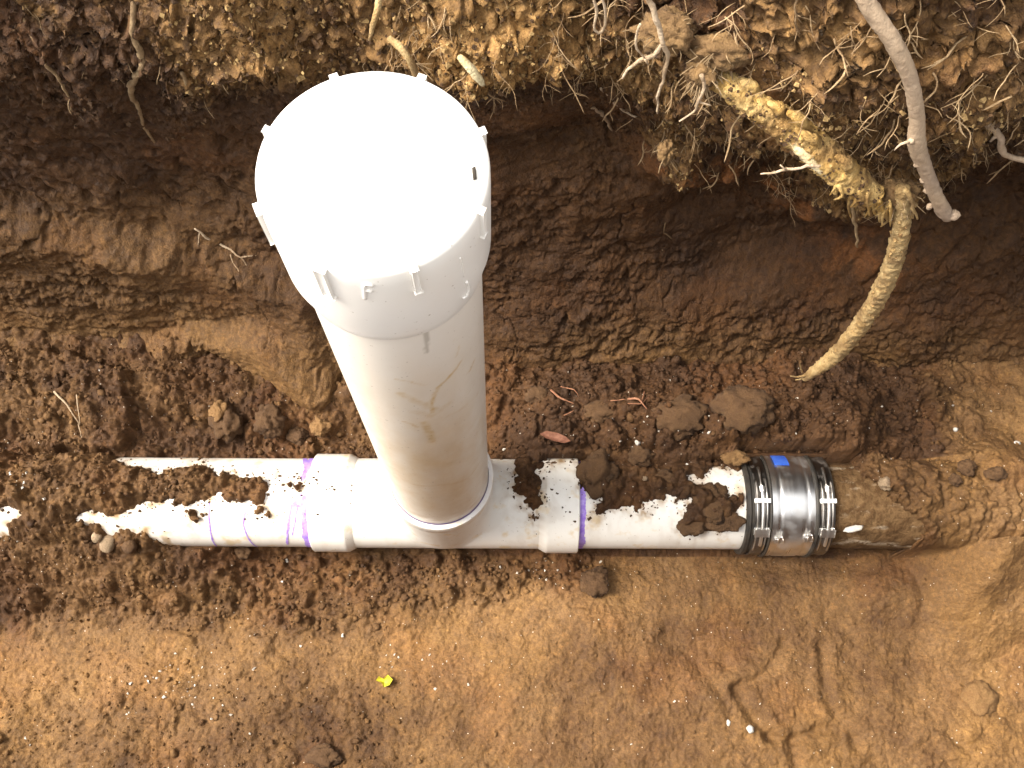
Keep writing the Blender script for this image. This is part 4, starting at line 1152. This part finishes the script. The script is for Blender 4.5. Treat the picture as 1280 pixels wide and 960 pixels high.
# on the floor, denser where the soil is loose
N = 26000
cx, cy = rng.uniform(-.66, .84, N), rng.uniform(-.36, .20, N)
i = np.clip(np.searchsorted(fx, cx), 1, len(fx)-1); j = ((cy-fy[0])/.0016).astype(int)
keep = (rng.uniform(0, 1, N) < .10+.62*FL[j, i]) & ~((np.abs(cy) < RP+.004) & (bare[j, i] > -.002))
cx, cy, i, j = cx[keep], cy[keep], i[keep], j[keep]
sz = np.exp(rng.normal(math.log(.0018), .5, len(cx))).clip(.0008, .0065)*(.55+.45*FL[j, i])
P = np.stack([cx, cy, FZ[j, i]+sz*.35], 1)
isb = sz > .0032
dv = dry_lit[j, i]+.08+.12*rng.standard_normal(len(j))
scatter('loose_soil', P[isb], sz[isb], M_FLOOR, True, dv[isb])
scatter('loose_soil', P[~isb], sz[~isb], M_FLOOR, False, dv[~isb])
# crumbs on bare pipe close to the soil edge, plus the specks on hub and tee
N = 60000
cx, cy = rng.uniform(-.56, .40, N), rng.uniform(-.055, .055, N)
i = np.clip(np.searchsorted(fx, cx), 1, len(fx)-1); j = ((cy-fy[0])/.0016).astype(int)
b = bare[j, i]
pr0 = .10*np.exp(-np.maximum(b, 0)/.0040)+.0035*np.exp(-np.maximum(b, 0)/.03)
keep = (b > -.001) & (rng.uniform(0, 1, N) < pr0) & ~((cx > -.06) & (cx < .066) & (np.abs(cy) < .064)) & ((cy > -.03) | (rng.uniform(0, 1, N) < .35))
cx, cy = cx[keep], cy[keep]
def pipe_r(x): return np.where((x > -.168) & (x < -.118), RH, np.where((x > .126) & (x < .1715), RH, np.where((x > -.12) & (x < .13), RB, RP)))
ex = [on_pipe(*p, RH) for p in [(404, 582), (398, 590), (392, 597), (396, 600), (408, 612), (412, 611), (418, 612), (415, 608), (438, 601), (438, 612), (437, 622), (437, 628), (436, 634), (439, 606), (397, 643), (380, 648),
      (670, 645), (707, 640), (712, 622), (712, 640), (718, 652), (708, 612), (618, 640), (690, 612), (700, 600)]]
cx = np.concatenate([cx, [p[0] for p in ex]]); cy = np.concatenate([cy, [p[1] for p in ex]])
sz = np.exp(rng.normal(math.log(.0010), .5, len(cx))).clip(.0005, .003)
sz[-len(ex):] = rng.uniform(.0009, .0022, len(ex))
rr = pipe_r(cx)
P = np.stack([cx, cy, AX+np.sqrt(np.maximum(rr**2-cy**2, 0))+sz*.2], 1)
scatter('soil_specks', P, sz, M_CRUMB, False)
# white grit
N = 230
cx, cy = rng.uniform(-.62, .80, N), rng.uniform(-.34, .17, N)
k0 = int(N*.2); cx[:k0] = rng.normal(*((on_z(230, 860, 0)[0]), .04), k0); cy[:k0] = rng.normal(on_z(230, 860, 0)[1], .02, k0)
for q0, q1, q2, q3 in ((.2, .32, 690, 705), (.32, .44, 800, 555), (.44, .52, 520, 830), (.52, .6, 60, 620)):
    k0, k1 = int(N*q0), int(N*q1); c_ = on_z(q2, q3, .05)
    cx[k0:k1] = rng.normal(c_[0], .04, k1-k0); cy[k0:k1] = np.clip(rng.normal(c_[1], .014, k1-k0), -.35, .19)
i = np.clip(np.searchsorted(fx, cx), 1, len(fx)-1); j = ((cy-fy[0])/.0016).astype(int)
kp = ~((np.abs(cy) < RP+.006) & (bare[j, i] > -.003)); cx, cy, i, j = cx[kp], cy[kp], i[kp], j[kp]
sz = np.exp(rng.normal(math.log(.0011), .45, len(cx))).clip(.0006, .0028)
scatter('white_grit', np.stack([cx, cy, FZ[j, i]+sz*.4], 1), sz, M_CHIP, False)
# crumbs of topsoil caught in the root mat
N = 70000
cx, cz = rng.uniform(-.62, .72, N), rng.uniform(.30, .72, N)
i = np.clip(np.searchsorted(wx, cx), 1, len(wx)-1); j = np.clip(np.searchsorted(wz, cz), 1, len(wz)-1)
kp = rng.uniform(0, 1, N) < WT[j, i]*(.18+.5*np.clip(tan[j, i], 0, 1)); i, j = i[kp], j[kp]
sz = np.exp(rng.normal(math.log(.0013), .45, len(i))).clip(.0007, .0034)
P = np.stack([WX[j, i]+dxw[j, i], WY[j, i]-sz*.3, WZ[j, i]+dzw[j, i]], 1)
h = (rng.uniform(0, 1, len(i)) < .55) & (tan[j, i] > .30+.15*rng.uniform(0, 1, len(i)))
scatter('topsoil_crumbs', P[h], sz[h], M_TANCRUMB, False)
scatter('topsoil_crumbs', P[~h], sz[~h], M_CRUMB, False)
# root hairs
hm = MB()
cnt = 0
while cnt < 800:
    x = random.uniform(-.5, .62); z = random.uniform(.33, .72)
    i = int(np.clip(np.searchsorted(wx, x), 1, len(wx)-1)); j = int(np.clip(np.searchsorted(wz, z), 1, len(wz)-1))
    if random.random() > WT[j, i]*(.25+max(0, min(1, tan[j, i]))): continue
    if x < .14 and random.random() < .65: continue
    cnt += 1
    p = np.array([x, WY[j, i]+.002, z]); L = random.uniform(.005, .022)*(1.5 if random.random() < .1 else 1); r = random.uniform(.00018, .0005)
    d = np.array([random.uniform(-.7, .7), random.uniform(-.8, -.1), random.uniform(-1, .25)]); d /= np.linalg.norm(d)
    q = [p]
    for k in range(3):
        d = d+np.array([random.uniform(-.6, .6), random.uniform(-.4, .4), random.uniform(-.7, .2)]); d /= np.linalg.norm(d)
        q.append(q[-1]+d*L/3)
    hm.add(*tube(q, [r, r, r*.8, r*.4], 3, .02))
o = hm.build('root_hairs', M_HAIR); o['kind'] = 'stuff'
hm = MB(); cnt = 0
while cnt < 170:
    px, py = (random.uniform(760, 1290), random.uniform(-20, 270)) if random.random() < .72 else (random.uniform(480, 800), random.uniform(-20, 120))
    p = on_wall(px, py, .002)
    i = int(np.clip(np.searchsorted(wx, p[0]), 1, len(wx)-1)); j = int(np.clip(np.searchsorted(wz, p[2]), 1, len(wz)-1))
    if WT[j, i] < .4: continue
    cnt += 1
    r = random.choice((.0003, .0004, .0005, .0008))
    def run(p, d, n, r, st):
        q = [p]
        for k in range(n):
            d = d+np.array([random.uniform(-.55, .55), random.uniform(-.3, .25), random.uniform(-.55, .35)]); d /= np.linalg.norm(d)
            nq = q[-1]+d*st
            nq[1] = min(nq[1], float(wall_y(nq[0], nq[2]))-.001); q.append(nq)
        hm.add(*tube(q, [r]*(n)+[r*.35], 5, .005, .3, 300))
        return q, d
    q, d = run(p, np.array([random.uniform(-.8, .8), -.35, -.7]), random.randint(3, 6), r, .0075)
    for k in range(random.randint(0, 3)):
        run(q[random.randint(1, len(q)-2)], np.array([random.uniform(-1, 1), -.2, random.uniform(-.8, .3)]), random.randint(2, 3), r*.6, .0055)
o = hm.build('rootlet_mat', bark('rootlet_tan', (.40, .26, .13), (.54, .38, .21), (.26, .16, .075), 60)); o['kind'] = 'stuff'
